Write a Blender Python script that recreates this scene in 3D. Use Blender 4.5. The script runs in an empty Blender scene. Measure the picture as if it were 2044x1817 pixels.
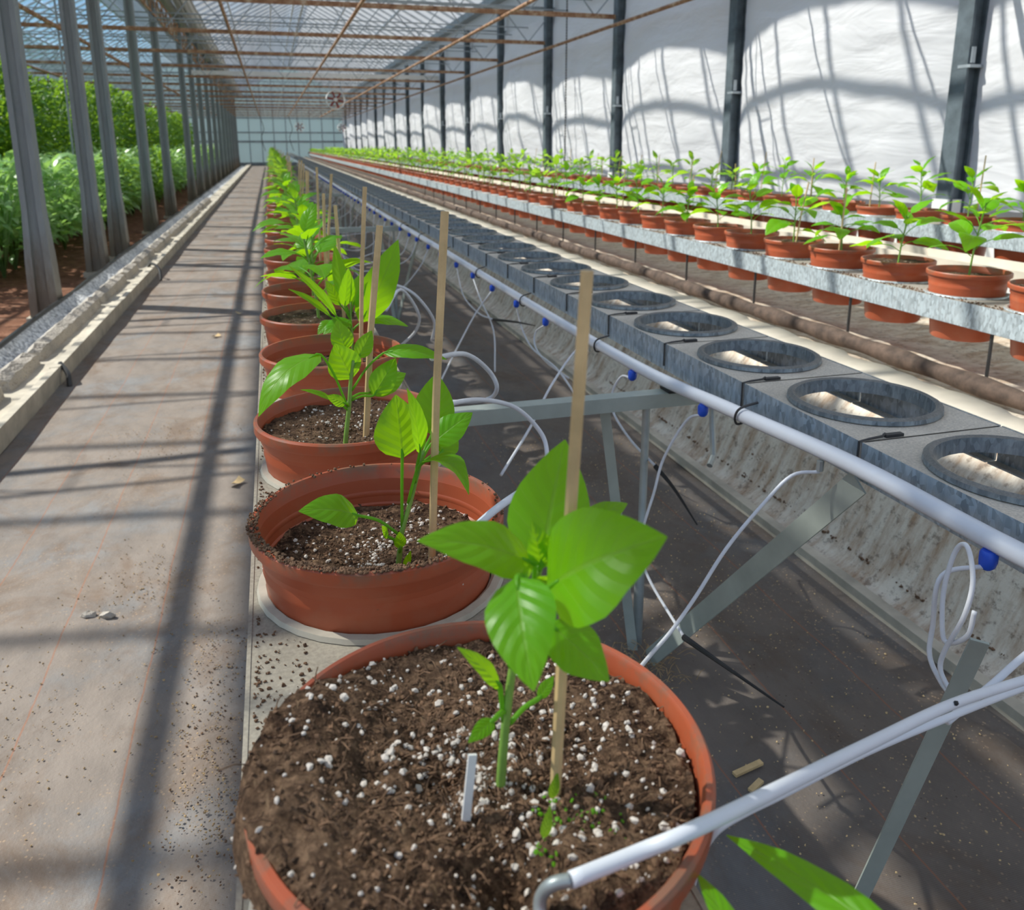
import bpy, math, random
from mathutils import Vector, Matrix, noise as mnoise

# ------------------------------------------------------------------ camera, sky, sun, exposure
SC = bpy.context.scene
COL = SC.collection
FPX, VPX, VPY, AXY, W, H = 1623.0, 538.0, 289.0, 678.6, 2044.0, 1817.0   # focal length, vanishing point, optical axis, in photo pixels
fw = Vector((VPX - W / 2, AXY - VPY, -FPX)).normalized()
up = Vector((0, -fw.z, fw.y)).normalized()
rt = fw.cross(up)
cam_d = bpy.data.cameras.new('camera')
cam = bpy.data.objects.new('camera', cam_d)
COL.objects.link(cam)
cam.matrix_world = Matrix.Translation((0, 0, 1.236)) @ Matrix((rt, fw, up)).to_4x4()
cam_d.sensor_fit = 'HORIZONTAL'
cam_d.sensor_width = 36.0
cam_d.lens = FPX / W * 36.0
cam_d.shift_y = -(H / 2 - AXY) / W
cam_d.clip_start, cam_d.clip_end = 0.02, 400
cam_d.dof.use_dof = True
cam_d.dof.focus_distance = 1.0
cam_d.dof.aperture_fstop = 9.5
SC.camera = cam

SUN = Vector((-0.84, 0.45, 1.0)).normalized()
sd = bpy.data.lights.new('sun', 'SUN')
sd.energy = 6.4
sd.angle = math.radians(0.6)
sd.color = (1.0, 0.95, 0.87)
so = bpy.data.objects.new('sun', sd)
COL.objects.link(so)
so.location = (-20, 20, 30)
so.rotation_euler = SUN.to_track_quat('Z', 'Y').to_euler()

world = bpy.data.worlds.new('sky')
SC.world = world
world.use_nodes = True
wn = world.node_tree.nodes
wl = world.node_tree.links
sky = wn.new('ShaderNodeTexSky')
sky.sky_type = 'NISHITA'
sky.sun_disc = False
sky.sun_elevation = math.asin(SUN.z)
sky.sun_rotation = math.atan2(SUN.x, SUN.y)
sky.air_density = 1.0
sky.dust_density = 1.2
sky.ozone_density = 1.5
wc = wn.new('ShaderNodeTexCoord')
wz = wn.new('ShaderNodeTexNoise')
wz.inputs['Scale'].default_value = 5.0
wz.inputs['Detail'].default_value = 5
wl.new(wc.outputs['Generated'], wz.inputs['Vector'])
wr = wn.new('ShaderNodeValToRGB')
wr.color_ramp.elements[0].position, wr.color_ramp.elements[0].color = .47, (.25, .25, .25, 1)
wr.color_ramp.elements[1].position, wr.color_ramp.elements[1].color = .62, (1, 1, 1, 1)
wl.new(wz.outputs['Fac'], wr.inputs['Fac'])
tn = wn.new('ShaderNodeMix'); tn.data_type = 'RGBA'; tn.blend_type = 'MULTIPLY'; tn.inputs[0].default_value = 1.0
tn.inputs[7].default_value = (.42, .74, 1.0, 1)
wl.new(sky.outputs[0], tn.inputs[6])
wm = wn.new('ShaderNodeMix'); wm.data_type = 'RGBA'
wm.inputs[7].default_value = (3.3, 3.2, 3.1, 1)          # thin bright cloud
wl.new(wr.outputs['Color'], wm.inputs[0])
wl.new(tn.outputs[2], wm.inputs[6])
wl.new(wm.outputs[2], wn['Background'].inputs['Color'])
wn['Background'].inputs['Strength'].default_value = 0.225

SC.view_settings.view_transform = 'Standard'
SC.view_settings.look = 'None'
SC.view_settings.exposure = 0.0
SC.view_settings.gamma = 1.0
SC.view_settings.use_curve_mapping = False

R = random.Random(7)
PI = math.pi

# ------------------------------------------------------------------ helpers
class MB:
    """collects shapes, then links them as ONE mesh object"""
    def __init__(s):
        s.v, s.f, s.uv, s.mi = [], [], {}, []
    def add(s, vs, fs, uvs=None, mi=0):
        o = len(s.v)
        s.v.extend([tuple(p) for p in vs])
        for f in fs:
            s.f.append(tuple(i + o for i in f))
            s.mi.append(mi)
        if uvs:
            for i, u in enumerate(uvs):
                s.uv[o + i] = u
    def box(s, c, d, rot=None, mi=0):
        x, y, z = d[0] / 2, d[1] / 2, d[2] / 2
        vs = [Vector((a * x, b * y, e * z)) for a in (-1, 1) for b in (-1, 1) for e in (-1, 1)]
        if rot is not None:
            vs = [rot @ p for p in vs]
        c = Vector(c)
        s.add([p + c for p in vs], [(0, 1, 3, 2), (4, 6, 7, 5), (0, 4, 5, 1), (2, 3, 7, 6), (0, 2, 6, 4), (1, 5, 7, 3)], mi=mi)
    def bar(s, a, b, w, h, side=None, mi=0):
        a, b = Vector(a), Vector(b)
        d = (b - a).normalized()
        sd_ = Vector(side) if side else (Vector((0, 0, 1)).cross(d) if abs(d.z) < .9 else Vector((1, 0, 0)))
        sd_ = (sd_ - d * sd_.dot(d)).normalized()
        n = d.cross(sd_)
        vs = [p + sd_ * (i * w / 2) + n * (j * h / 2) for p in (a, b) for i, j in ((-1, -1), (1, -1), (1, 1), (-1, 1))]
        s.add(vs, [(3, 2, 1, 0), (4, 5, 6, 7), (0, 1, 5, 4), (1, 2, 6, 5), (2, 3, 7, 6), (3, 0, 4, 7)], mi=mi)
    def tube(s, pts, r, n=8, cap=True, mi=0):
        pts = [Vector(p) for p in pts]
        m = len(pts)
        rs = r if isinstance(r, (list, tuple)) else [r] * m
        t0 = (pts[1] - pts[0]).normalized()
        ref = Vector((0, 0, 1)) if abs(t0.z) < .9 else Vector((1, 0, 0))
        nx = t0.cross(ref).normalized()
        vs, fs = [], []
        for i in range(m):
            a, b = pts[max(0, i - 1)], pts[min(m - 1, i + 1)]
            t = (b - a).normalized()
            nx = (nx - t * nx.dot(t))
            nx = nx.normalized() if nx.length > 1e-6 else t.orthogonal().normalized()
            ny = t.cross(nx)
            for k in range(n):
                an = 2 * PI * k / n
                vs.append(pts[i] + (nx * math.cos(an) + ny * math.sin(an)) * rs[i])
        for i in range(m - 1):
            for k in range(n):
                k2 = (k + 1) % n
                fs.append((i * n + k, i * n + k2, (i + 1) * n + k2, (i + 1) * n + k))
        if cap:
            fs.append(tuple(reversed(range(n))))
            fs.append(tuple((m - 1) * n + k for k in range(n)))
        s.add(vs, fs, mi=mi)
    def lathe(s, prof, n=32, c=(0, 0, 0), mi=0, closed=False):
        vs, fs = [], []
        m = len(prof)
        for (r, z) in prof:
            for k in range(n):
                a = 2 * PI * k / n
                vs.append((c[0] + r * math.cos(a), c[1] + r * math.sin(a), c[2] + z))
        for i in range(m - (0 if closed else 1)):
            j = (i + 1) % m
            for k in range(n):
                k2 = (k + 1) % n
                fs.append((i * n + k, i * n + k2, j * n + k2, j * n + k))
        s.add(vs, fs, mi=mi)
    def ico(s, c, r, rnd, sq=(1, 1, 1), mi=0, jit=.3):
        vs = []
        rot = Matrix.Rotation(rnd.random() * 6.28, 3, 'Z') @ Matrix.Rotation(rnd.random() * 6.28, 3, 'X')
        for p in ICO[0]:
            q = rot @ Vector((p[0] * sq[0], p[1] * sq[1], p[2] * sq[2])) * (r * (1 + (rnd.random() - .5) * 2 * jit))
            vs.append((c[0] + q.x, c[1] + q.y, c[2] + q.z))
        s.add(vs, ICO[1], mi=mi)
    def mesh(s, name, mats, smooth=True):
        me = bpy.data.meshes.new(name)
        me.from_pydata(s.v, [], s.f)
        for m in (mats if isinstance(mats, (list, tuple)) else [mats]):
            me.materials.append(m)
        if isinstance(mats, (list, tuple)) and len(mats) > 1:
            me.polygons.foreach_set('material_index', s.mi)
        if s.uv:
            ul = me.uv_layers.new(name='UVMap')
            for l in me.loops:
                ul.data[l.index].uv = s.uv.get(l.vertex_index, (.5, .5))
        if smooth:
            me.polygons.foreach_set('use_smooth', [True] * len(me.polygons))
            if smooth != 'all':
                me.set_sharp_from_angle(angle=math.radians(38))
        me.update()
        return me
    def build(s, name, mats, parent=None, smooth=True, loc=None):
        return link(name, s.mesh(name, mats, smooth), parent, loc)

t_ = (1 + 5 ** .5) / 2
ICO = ([Vector(p).normalized() for p in ((-1, t_, 0), (1, t_, 0), (-1, -t_, 0), (1, -t_, 0), (0, -1, t_), (0, 1, t_), (0, -1, -t_), (0, 1, -t_), (t_, 0, -1), (t_, 0, 1), (-t_, 0, -1), (-t_, 0, 1))],
       [(0, 11, 5), (0, 5, 1), (0, 1, 7), (0, 7, 10), (0, 10, 11), (1, 5, 9), (5, 11, 4), (11, 10, 2), (10, 7, 6), (7, 1, 8), (3, 9, 4), (3, 4, 2), (3, 2, 6), (3, 6, 8), (3, 8, 9), (4, 9, 5), (2, 4, 11), (6, 2, 10), (8, 6, 7), (9, 8, 1)])

def link(name, me, parent=None, loc=None):
    o = bpy.data.objects.new(name, me)
    COL.objects.link(o)
    if parent:
        o.parent = parent
    if loc is not None:
        o.location = loc
    return o
def tag(o, label=None, cat=None, group=None, kind=None):
    if label: o['label'] = label
    if cat: o['category'] = cat
    if group: o['group'] = group
    if kind: o['kind'] = kind
    return o
def thing(name, loc, label, cat, group=None, rz=0):
    o = bpy.data.objects.new(name, None)
    COL.objects.link(o)
    o.empty_display_size = .1
    o.location = loc
    o.rotation_euler = (0, 0, rz)
    return tag(o, label, cat, group)
def copy_tree(o, parent=None):
    c = o.copy()
    COL.objects.link(c)
    if parent: c.parent = parent
    for ch in list(o.children):
        copy_tree(ch, c)
    return c
def struct(o):
    o['kind'] = 'structure'
    return o
def smooth_path(pts, k=6):
    """Catmull-Rom through the points"""
    p = [Vector(q) for q in pts]
    p = [p[0] * 2 - p[1]] + p + [p[-1] * 2 - p[-2]]
    out = []
    for i in range(1, len(p) - 2):
        for j in range(k):
            t = j / k
            a, b, c, d = p[i - 1], p[i], p[i + 1], p[i + 2]
            out.append(.5 * ((2 * b) + (c - a) * t + (2 * a - 5 * b + 4 * c - d) * t * t + (3 * b - a - 3 * c + d) * t ** 3))
    out.append(p[-2])
    return out
ORD = 'first second third fourth fifth sixth seventh eighth ninth tenth eleventh twelfth thirteenth fourteenth fifteenth sixteenth seventeenth eighteenth nineteenth twentieth'.split()
ORD += ['twenty-' + w for w in ORD[:9]] + ['thirtieth'] + ['thirty-' + w for w in ORD[:9]] + ['fortieth']

# ------------------------------------------------------------------ materials
class Mat:
    def __init__(s, name):
        s.m = bpy.data.materials.new(name)
        s.m.use_nodes = True
        s.n, s.l = s.m.node_tree.nodes, s.m.node_tree.links
        s.p = s.n['Principled BSDF']
        s.out = s.n['Material Output']
        s._c = None
    def coord(s, kind='Object'):
        if s._c is None:
            s._c = s.n.new('ShaderNodeTexCoord')
        return s._c.outputs[kind]
    def noise(s, scale, detail=4, rough=.6, vec=None, dist=0):
        t = s.n.new('ShaderNodeTexNoise')
        t.inputs['Scale'].default_value = scale
        t.inputs['Detail'].default_value = detail
        t.inputs['Roughness'].default_value = rough
        t.inputs['Distortion'].default_value = dist
        s.l.new(vec or s.coord(), t.inputs['Vector'])
        return t.outputs['Fac']
    def voro(s, scale, vec=None, feature='F1', out='Distance'):
        t = s.n.new('ShaderNodeTexVoronoi')
        t.feature = feature
        t.inputs['Scale'].default_value = scale
        s.l.new(vec or s.coord(), t.inputs['Vector'])
        return t.outputs[out]
    def mapping(s, scale, src=None, rot=(0, 0, 0)):
        t = s.n.new('ShaderNodeMapping')
        t.inputs['Scale'].default_value = scale
        t.inputs['Rotation'].default_value = rot
        s.l.new(src or s.coord(), t.inputs['Vector'])
        return t.outputs[0]
    def ramp(s, fac, stops, mode='LINEAR'):
        t = s.n.new('ShaderNodeValToRGB')
        e = t.color_ramp.elements
        t.color_ramp.interpolation = mode
        while len(e) < len(stops): e.new(.5)
        for el, (p, c) in zip(e, stops):
            el.position = p
            el.color = (c, c, c, 1) if isinstance(c, (int, float)) else (*c, 1)
        s.l.new(fac, t.inputs['Fac'])
        return t.outputs['Color']
    def mix(s, fac, a, b, mode='MIX'):
        t = s.n.new('ShaderNodeMix')
        t.data_type = 'RGBA'
        t.blend_type = mode
        for sock, v in ((t.inputs['Factor'], fac), (t.inputs['A'] if False else t.inputs[6], a), (t.inputs[7], b)):
            if isinstance(v, (int, float)):
                sock.default_value = v
            elif isinstance(v, tuple):
                sock.default_value = (*v, 1) if len(v) == 3 else v
            else:
                s.l.new(v, sock)
        return t.outputs[2]
    def math(s, op, a, b=0.0):
        t = s.n.new('ShaderNodeMath')
        t.operation = op
        for sock, v in ((t.inputs[0], a), (t.inputs[1], b)):
            if isinstance(v, (int, float)): sock.default_value = v
            else: s.l.new(v, sock)
        return t.outputs[0]
    def sep(s, v):
        t = s.n.new('ShaderNodeSeparateXYZ')
        s.l.new(v, t.inputs[0])
        return t.outputs
    def geo(s, name):
        t = s.n.new('ShaderNodeNewGeometry')
        return t.outputs[name]
    def rand(s):
        t = s.n.new('ShaderNodeObjectInfo')
        return t.outputs['Random']
    def color(s, c):
        if isinstance(c, tuple): s.p.inputs['Base Color'].default_value = (*c, 1)
        else: s.l.new(c, s.p.inputs['Base Color'])
        return s
    def set(s, rough=.6, metal=0., spec=.5):
        if isinstance(rough, (int, float)): s.p.inputs['Roughness'].default_value = rough
        else: s.l.new(rough, s.p.inputs['Roughness'])
        s.p.inputs['Metallic'].default_value = metal
        s.p.inputs['Specular IOR Level'].default_value = spec
        return s
    def bump(s, h, strength=.4, dist=.01):
        t = s.n.new('ShaderNodeBump')
        t.inputs['Strength'].default_value = strength
        t.inputs['Distance'].default_value = dist
        s.l.new(h, t.inputs['Height'])
        s.l.new(t.outputs[0], s.p.inputs['Normal'])
        return t.outputs[0]
    def translucent(s, col, fac, normal=None):
        t = s.n.new('ShaderNodeBsdfTranslucent')
        if isinstance(col, tuple): t.inputs['Color'].default_value = (*col, 1)
        else: s.l.new(col, t.inputs['Color'])
        if normal: s.l.new(normal, t.inputs['Normal'])
        mx = s.n.new('ShaderNodeMixShader')
        if isinstance(fac, (int, float)): mx.inputs[0].default_value = fac
        else: s.l.new(fac, mx.inputs[0])
        s.l.new(s.p.outputs[0], mx.inputs[1])
        s.l.new(t.outputs[0], mx.inputs[2])
        s.l.new(mx.outputs[0], s.out.inputs['Surface'])
        return s

def plain(name, col, rough=.6, metal=0., var=.12, scale=14, bump=0.):
    m = Mat(name)
    n = m.noise(scale)
    d = tuple(c * (1 - var) for c in col)
    b = tuple(min(1, c * (1 + var)) for c in col)
    m.color(m.ramp(n, [(.3, d), (.7, b)])).set(rough, metal)
    if bump: m.bump(n, bump, .004)
    return m.m

def mat_pot():
    m = Mat('terracotta_plastic')
    n = m.noise(22, 5)
    base = m.ramp(m.rand(), [(0, (.37, .075, .026)), (1, (.45, .10, .040))])
    c = m.mix(m.math('MULTIPLY', m.ramp(n, [(.5, 0.), (.8, 1.)]), .3), base, (.40, .22, .13))
    z = m.sep(m.coord())[2]
    top = m.ramp(z, [(.228, 0.), (.243, 1.)])                     # soil dust caught on the lip
    c = m.mix(m.math('MULTIPLY', top, m.ramp(m.noise(26, 5, .7), [(.45, 0.), (.6, .75)])), c, (.20, .125, .08))
    m.color(c).set(.42)
    return m.m
def mat_soil():
    m = Mat('potting_soil')
    n = m.noise(60, 6, .75)
    c = m.ramp(n, [(.3, (.018, .010, .007)), (.5, (.09, .055, .034)), (.72, (.30, .20, .13))])
    fib = m.noise(160, 3, .6, m.mapping((1, .25, 1), rot=(0, 0, .8)))
    c = m.mix(m.ramp(fib, [(.62, 0.), (.7, .5)]), c, (.26, .16, .09))
    v = m.voro(75, out='Distance')
    sel = m.ramp(m.noise(34, 2), [(.5, 0.), (.56, 1.)])
    per = m.math('MULTIPLY', m.ramp(v, [(.16, 1.), (.24, 0.)]), sel)
    c = m.mix(m.math('MULTIPLY', per, .85), c, (.62, .56, .5))
    m.color(c).set(.95, 0, .2)
    m.bump(n, 1.0, .01)
    return m.m
def mat_soil_near():
    m = Mat('loose_peat')
    n = m.noise(110, 6, .75)
    big = m.noise(14, 3)
    c = m.ramp(n, [(.34, (.014, .008, .005)), (.5, (.085, .047, .027)), (.68, (.34, .21, .125))])
    c = m.mix(m.ramp(big, [(.4, .0), (.65, .55)]), c, m.ramp(n, [(.3, (.09, .050, .029)), (.7, (.42, .27, .165))]))
    fib = m.noise(240, 3, .6, m.mapping((1, .2, 1), rot=(0, 0, .7)))
    c = m.mix(m.ramp(fib, [(.6, 0.), (.7, .6)]), c, (.36, .24, .14))
    m.color(c).set(.95, 0, .2)
    m.bump(n, 1.0, .008)
    return m.m
def mat_leaf(name, dark, light, trans, fac=.42, rough=.36):
    m = Mat(name)
    uv = m.coord('UV')
    x, y, z = m.sep(uv)
    ax = m.math('ABSOLUTE', m.math('SUBTRACT', x, .5))          # 0 at midrib, .5 at edge
    ph = m.math('SUBTRACT', m.math('MULTIPLY', y, 6.5), m.math('MULTIPLY', ax, 3.6))
    fr = m.math('ABSOLUTE', m.math('SUBTRACT', m.math('FRACT', ph), .5))     # .5 at a vein
    vein = m.ramp(fr, [(.435, 0.), (.49, 1.)])
    mid = m.ramp(ax, [(.012, 1.), (.035, 0.)])
    veins = m.math('MAXIMUM', m.math('MULTIPLY', vein, .55), mid)
    n = m.noise(30, 3)
    base = m.mix(n, dark, light)
    base = m.mix(m.math('MULTIPLY', m.rand(), .4), base, light)
    c = m.mix(m.math('MULTIPLY', veins, .38), base, (.30, .56, .08))
    m.color(c).set(rough, 0, .38)
    quilt = m.math('ADD', m.math('MULTIPLY', m.math('SUBTRACT', .5, fr), 1.0), m.math('MULTIPLY', m.math('SUBTRACT', 1.0, mid), .35))
    nb = m.bump(quilt, .32, .003)
    tc = m.mix(m.math('MULTIPLY', veins, .5), trans, tuple(min(1, q * .6) for q in trans))
    m.translucent(tc, fac, nb)
    return m.m
def mat_foliage(name, dark, light, trans, fac=.35, rough=.45):
    m = Mat(name)
    n = m.noise(7, 4)
    c = m.mix(m.ramp(n, [(.3, 0.), (.7, 1.)]), dark, light)
    m.color(c).set(rough, 0, .4)
    m.translucent(trans, fac)
    return m.m
def mat_galv(name, dustcol, dust=.85, tint=(.40, .47, .54)):
    m = Mat(name)
    v = m.voro(130, m.mapping((1, 1, .45)), out='Color')
    sp = m.ramp(m.sep(v)[0], [(0, tuple(c * .68 for c in tint)), (1, tuple(min(1, c * 1.35) for c in tint))])
    st = m.noise(12, 5, .65, m.mapping((5, 5, .8)))
    metal = m.mix(m.ramp(st, [(.45, 0.), (.8, .6)]), sp, (.60, .65, .66))
    nz = m.sep(m.geo('Normal'))[2]
    dn = m.noise(7, 5, .65)
    grit = m.ramp(m.noise(220, 2), [(.35, .78), (.65, 1.0)])
    dcol = m.mix(1.0, m.mix(m.ramp(dn, [(.35, 0.), (.65, .7)]), dustcol, tuple(c * .62 for c in dustcol)), grit, 'MULTIPLY')
    f = m.math('MULTIPLY', m.ramp(nz, [(.55, 0.), (.85, 1.)]), m.ramp(dn, [(.2, dust), (.8, min(1, dust * 1.12))]))
    m.color(m.mix(f, metal, dcol)).set(m.math('ADD', m.math('MULTIPLY', f, .45), .42), .35)
    return m.m
def mat_mat():
    """woven ground cover: dark woven sheet under a film of pale dust"""
    m = Mat('woven_ground_cover')
    x, y, z = m.sep(m.coord())
    n1 = m.noise(1.6, 6, .68)
    n2 = m.noise(9, 5, .7, m.mapping((1, .55, 1)))
    n3 = m.noise(150, 2)
    path = m.ramp(m.math('ADD', x, m.math('MULTIPLY', m.math('SUBTRACT', n2, .5), .12)), [(.10, 1.), (.26, 0.)])   # aisle mask; mat beyond is painted darker, standing in for bench shade
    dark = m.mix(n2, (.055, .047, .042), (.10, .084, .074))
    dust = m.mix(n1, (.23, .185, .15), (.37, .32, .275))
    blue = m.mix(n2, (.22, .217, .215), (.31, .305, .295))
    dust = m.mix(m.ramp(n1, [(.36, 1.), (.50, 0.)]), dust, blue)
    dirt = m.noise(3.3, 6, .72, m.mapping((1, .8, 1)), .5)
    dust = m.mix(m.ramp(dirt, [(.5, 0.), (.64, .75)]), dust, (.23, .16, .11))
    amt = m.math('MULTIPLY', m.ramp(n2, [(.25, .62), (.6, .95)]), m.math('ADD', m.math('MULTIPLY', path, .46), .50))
    c = m.mix(amt, dark, dust)
    # weave and marker threads
    wx = m.math('ABSOLUTE', m.math('SINE', m.math('MULTIPLY', x, 1250)))
    wy = m.math('ABSOLUTE', m.math('SINE', m.math('MULTIPLY', y, 900)))
    wv = m.math('MULTIPLY', wx, wy)
    c = m.mix(1.0, c, m.ramp(wv, [(0, .82), (1, 1.06)]), 'MULTIPLY')
    thr = m.math('ABSOLUTE', m.math('SUBTRACT', m.math('FRACT', m.math('MULTIPLY', m.math('ADD', x, m.math('MULTIPLY', n1, .03)), 4.3)), .5))
    c = m.mix(m.math('MULTIPLY', m.ramp(thr, [(.005, 1.), (.012, 0.)]), .52), c, (.34, .13, .06))
    # crumbs of soil and perlite
    v = m.voro(95)
    clump = m.ramp(m.noise(2.6, 5, .7), [(.44, 0.), (.58, 1.)])
    cr = m.math('MULTIPLY', m.ramp(v, [(.18, 1.), (.28, 0.)]), m.math('MULTIPLY', clump, m.ramp(m.noise(40, 1), [(.45, 0.), (.5, 1.)])))
    c = m.mix(m.math('MULTIPLY', cr, .7), c, (.40, .29, .19))
    v2 = m.voro(70)
    cr2 = m.math('MULTIPLY', m.ramp(v2, [(.1, 1.), (.17, 0.)]), m.math('MULTIPLY', m.ramp(m.noise(3.1, 4, .7), [(.52, 0.), (.6, 1.)]), m.ramp(m.noise(31, 1), [(.5, 0.), (.56, 1.)])))
    c = m.mix(m.math('MULTIPLY', cr2, .8), c, (.05, .03, .02))
    m.color(c).set(.85, 0, .3)
    m.bump(m.math('ADD', m.math('MULTIPLY', n2, 1.), m.math('MULTIPLY', n3, .3)), .35, .01)
    return m.m
def mat_rust():
    m = Mat('rusty_painted_pipe')
    n = m.noise(9, 6, .7, m.mapping((1, 1, 1)))
    c = m.ramp(n, [(.3, (.16, .07, .035)), (.5, (.36, .19, .10)), (.62, (.52, .37, .24)), (.75, (.66, .56, .44))])
    m.color(c).set(.75)
    return m.m
def mat_film():
    m = Mat('white_plastic_film')
    n = m.noise(1.2, 4)
    m.color(m.mix(n, (.74, .74, .75), (.81, .81, .815))).set(.45, 0, .4)
    w = m.noise(1.7, 3, .5, m.mapping((1, 1, 3.4)), .4)
    nb = m.bump(w, .22, .12)
    m.translucent((.72, .72, .75), .22)
    return m.m
def mat_glass():
    m = Mat('roof_glass')
    t = m.n.new('ShaderNodeBsdfTransparent')
    t.inputs['Color'].default_value = (.93, .96, .97, 1)
    g = m.n.new('ShaderNodeBsdfGlossy')
    g.inputs['Roughness'].default_value = .08
    lw = m.n.new('ShaderNodeLayerWeight')
    lw.inputs['Blend'].default_value = .12
    mx = m.n.new('ShaderNodeMixShader')
    m.l.new(m.math('MULTIPLY', lw.outputs['Fresnel'], .45), mx.inputs[0])
    m.l.new(t.outputs[0], mx.inputs[1])
    m.l.new(g.outputs[0], mx.inputs[2])
    m.l.new(mx.outputs[0], m.out.inputs['Surface'])
    return m.m
def mat_whitewash(name, col=(.80, .81, .80), fac=.55):
    m = Mat(name)
    n = m.noise(2.2, 4)
    m.color(m.mix(n, tuple(c * .9 for c in col), col)).set(.7)
    m.translucent(col, fac)
    return m.m

M = {}
M['pot'] = mat_pot()
M['soil'] = mat_soil()
M['peat'] = mat_soil_near()
M['perlite'] = plain('perlite', (.66, .60, .53), .9, 0, .22, 90)
M['crumb'] = plain('soil_crumb', (.15, .086, .048), .95, 0, .75, 120)
M['leaf'] = mat_leaf('pepper_leaf', (.06, .31, .006), (.13, .48, .008), (.52, .92, .012), .5, .36)
M['stem'] = plain('pepper_stem', (.22, .40, .07), .5, 0, .2, 40)
M['foliage'] = mat_leaf('young_pepper_foliage', (.09, .30, .02), (.20, .48, .035), (.52, .85, .05), .48, .4)
M['tall'] = mat_foliage('tall_crop_leaf', (.025, .10, .008), (.12, .30, .02), (.36, .60, .04), .36)
M['low'] = mat_foliage('silvery_crop_leaf', (.16, .36, .09), (.42, .60, .28), (.45, .75, .16), .36, .3)
M['bamboo'] = plain('bamboo', (.66, .47, .23), .55, 0, .18, 30)
M['galv'] = mat_galv('galvanised_steel', (.40, .35, .28), .8, (.46, .53, .56))
M['galv_dusty'] = mat_galv('dusty_galvanised_steel', (.88, .80, .67), .97, (.34, .41, .46))
M['galv_aisle'] = mat_galv('sandy_galvanised_steel', (.52, .47, .37), .93)
M['steel'] = plain('grey_steel_tube', (.36, .40, .40), .45, .5, .18, 12)
M['strip'] = plain('flat_steel_strip', (.40, .45, .41), .5, .3, .15, 8)
M['pvc'] = plain('white_pvc', (.74, .77, .82), .35, 0, .05, 8)
M['tube'] = plain('pale_drip_tube', (.70, .72, .75), .4, 0, .08, 20)
M['blue'] = plain('blue_plastic', (.015, .09, .62), .35, 0, .1, 20)
M['black'] = plain('black_plastic', (.012, .012, .013), .45, 0, .2, 20)
M['wire'] = plain('dark_wire', (.06, .06, .06), .5, .4, .2, 20)
M['ground_cover'] = mat_mat()
M['rust'] = mat_rust()
M['rim_dark'] = mat_galv('dark_hole_rim', (.33, .32, .29), .9, (.20, .235, .255))  # rim steel darker than the gutter plate
M['film'] = mat_film()
M['cream_film'] = plain('cream_film', (.62, .56, .46), .55, 0, .14, 5, .3)
M['glass'] = mat_glass()
M['whitewash'] = mat_whitewash('whitewashed_glass')
M['screen'] = mat_whitewash('added_screen_cloth', (.66, .66, .65), .3)
M['end_glass'] = mat_whitewash('hazy_end_glass', (.62, .72, .72), .6)
M['truss'] = plain('grey_truss_steel', (.32, .36, .39), .5, .4, .25, 6)
M['bar'] = plain('glazing_bar', (.60, .63, .66), .5, .3, .2, 4)
M['wall_post'] = plain('dark_steel_post', (.12, .15, .17), .55, .3, .35, 7)
M['white'] = plain('white_paint', (.78, .78, .75), .6, 0, .08, 5)
M['board'] = plain('weathered_board', (.50, .45, .36), .85, 0, .28, 6, .3)
M['dust_rim'] = plain('sandy_rim', (.50, .46, .37), .85, 0, .2, 20)
M['brown_pipe'] = plain('brown_pipe', (.085, .056, .040), .85, 0, .5, 22, .3)
M['fan_red'] = plain('red_brown_blade', (.26, .05, .045), .5, 0, .1, 10)
def mat_post():
    m = Mat('weathered_post')
    z = m.sep(m.coord())[2]
    n = m.noise(5, 6, .7, m.mapping((3, 3, .5)))
    hi = m.mix(n, (.16, .19, .20), (.36, .40, .40))
    lo = m.mix(n, (.10, .085, .065), (.34, .29, .22))
    f = m.ramp(m.math('ADD', z, m.math('MULTIPLY', m.math('SUBTRACT', n, .5), .8)), [(.3, 1.), (.75, 0.)])
    m.color(m.mix(f, hi, lo)).set(.7, .1)
    m.bump(n, .4, .01)
    return m.m
M['post'] = mat_post()
def mat_earth():
    m = Mat('red_earth')
    n = m.noise(7, 6, .75)
    c = m.ramp(n, [(.3, (.10, .042, .024)), (.55, (.25, .115, .066)), (.75, (.42, .27, .18))])
    m.color(c).set(.95, 0, .2)
    m.bump(n, .9, .05)
    return m.m
M['earth'] = mat_earth()
def mat_slope():
    m = Mat('dirty_cream_film')
    n = m.noise(3.5, 6, .7)
    st = m.noise(8, 5, .7, m.mapping((1, 2.5, .5)))
    c = m.mix(n, (.62, .54, .43), (.74, .68, .57))
    c = m.mix(m.ramp(st, [(.42, 0.), (.68, .9)]), c, (.34, .205, .11))
    c = m.mix(m.ramp(m.noise(30, 5, .75), [(.54, 0.), (.64, .7)]), c, (.16, .11, .075))
    m.color(c).set(.6)
    m.bump(n, .5, .03)
    return m.m
M['slope'] = mat_slope()
def mat_gravel():
    m = Mat('grey_gravel')
    v = m.voro(55, out='Color')
    c = m.ramp(m.sep(v)[0], [(0, (.26, .27, .28)), (1, (.80, .81, .81))])
    m.color(c).set(.8)
    m.bump(m.voro(55), .8, .01)
    return m.m
M['gravel'] = mat_gravel()
def mat_foam():
    m = Mat('crumbling_foam')
    v = m.voro(60)
    n = m.noise(6, 5)
    c = m.mix(m.ramp(v, [(.1, 1.), (.3, 0.)]), m.mix(n, (.34, .30, .25), (.54, .49, .42)), (.16, .13, .10))
    m.color(c).set(.9)
    m.bump(v, .7, .008)
    return m.m
M['foam'] = mat_foam()

# ------------------------------------------------------------------ the setting
Y0, Y1 = -2.0, 54.0
XL, XR = -1.85, 4.62
MODULE = 2.92
MY = [1.73 + MODULE * k for k in range(-1, 18)]

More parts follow.
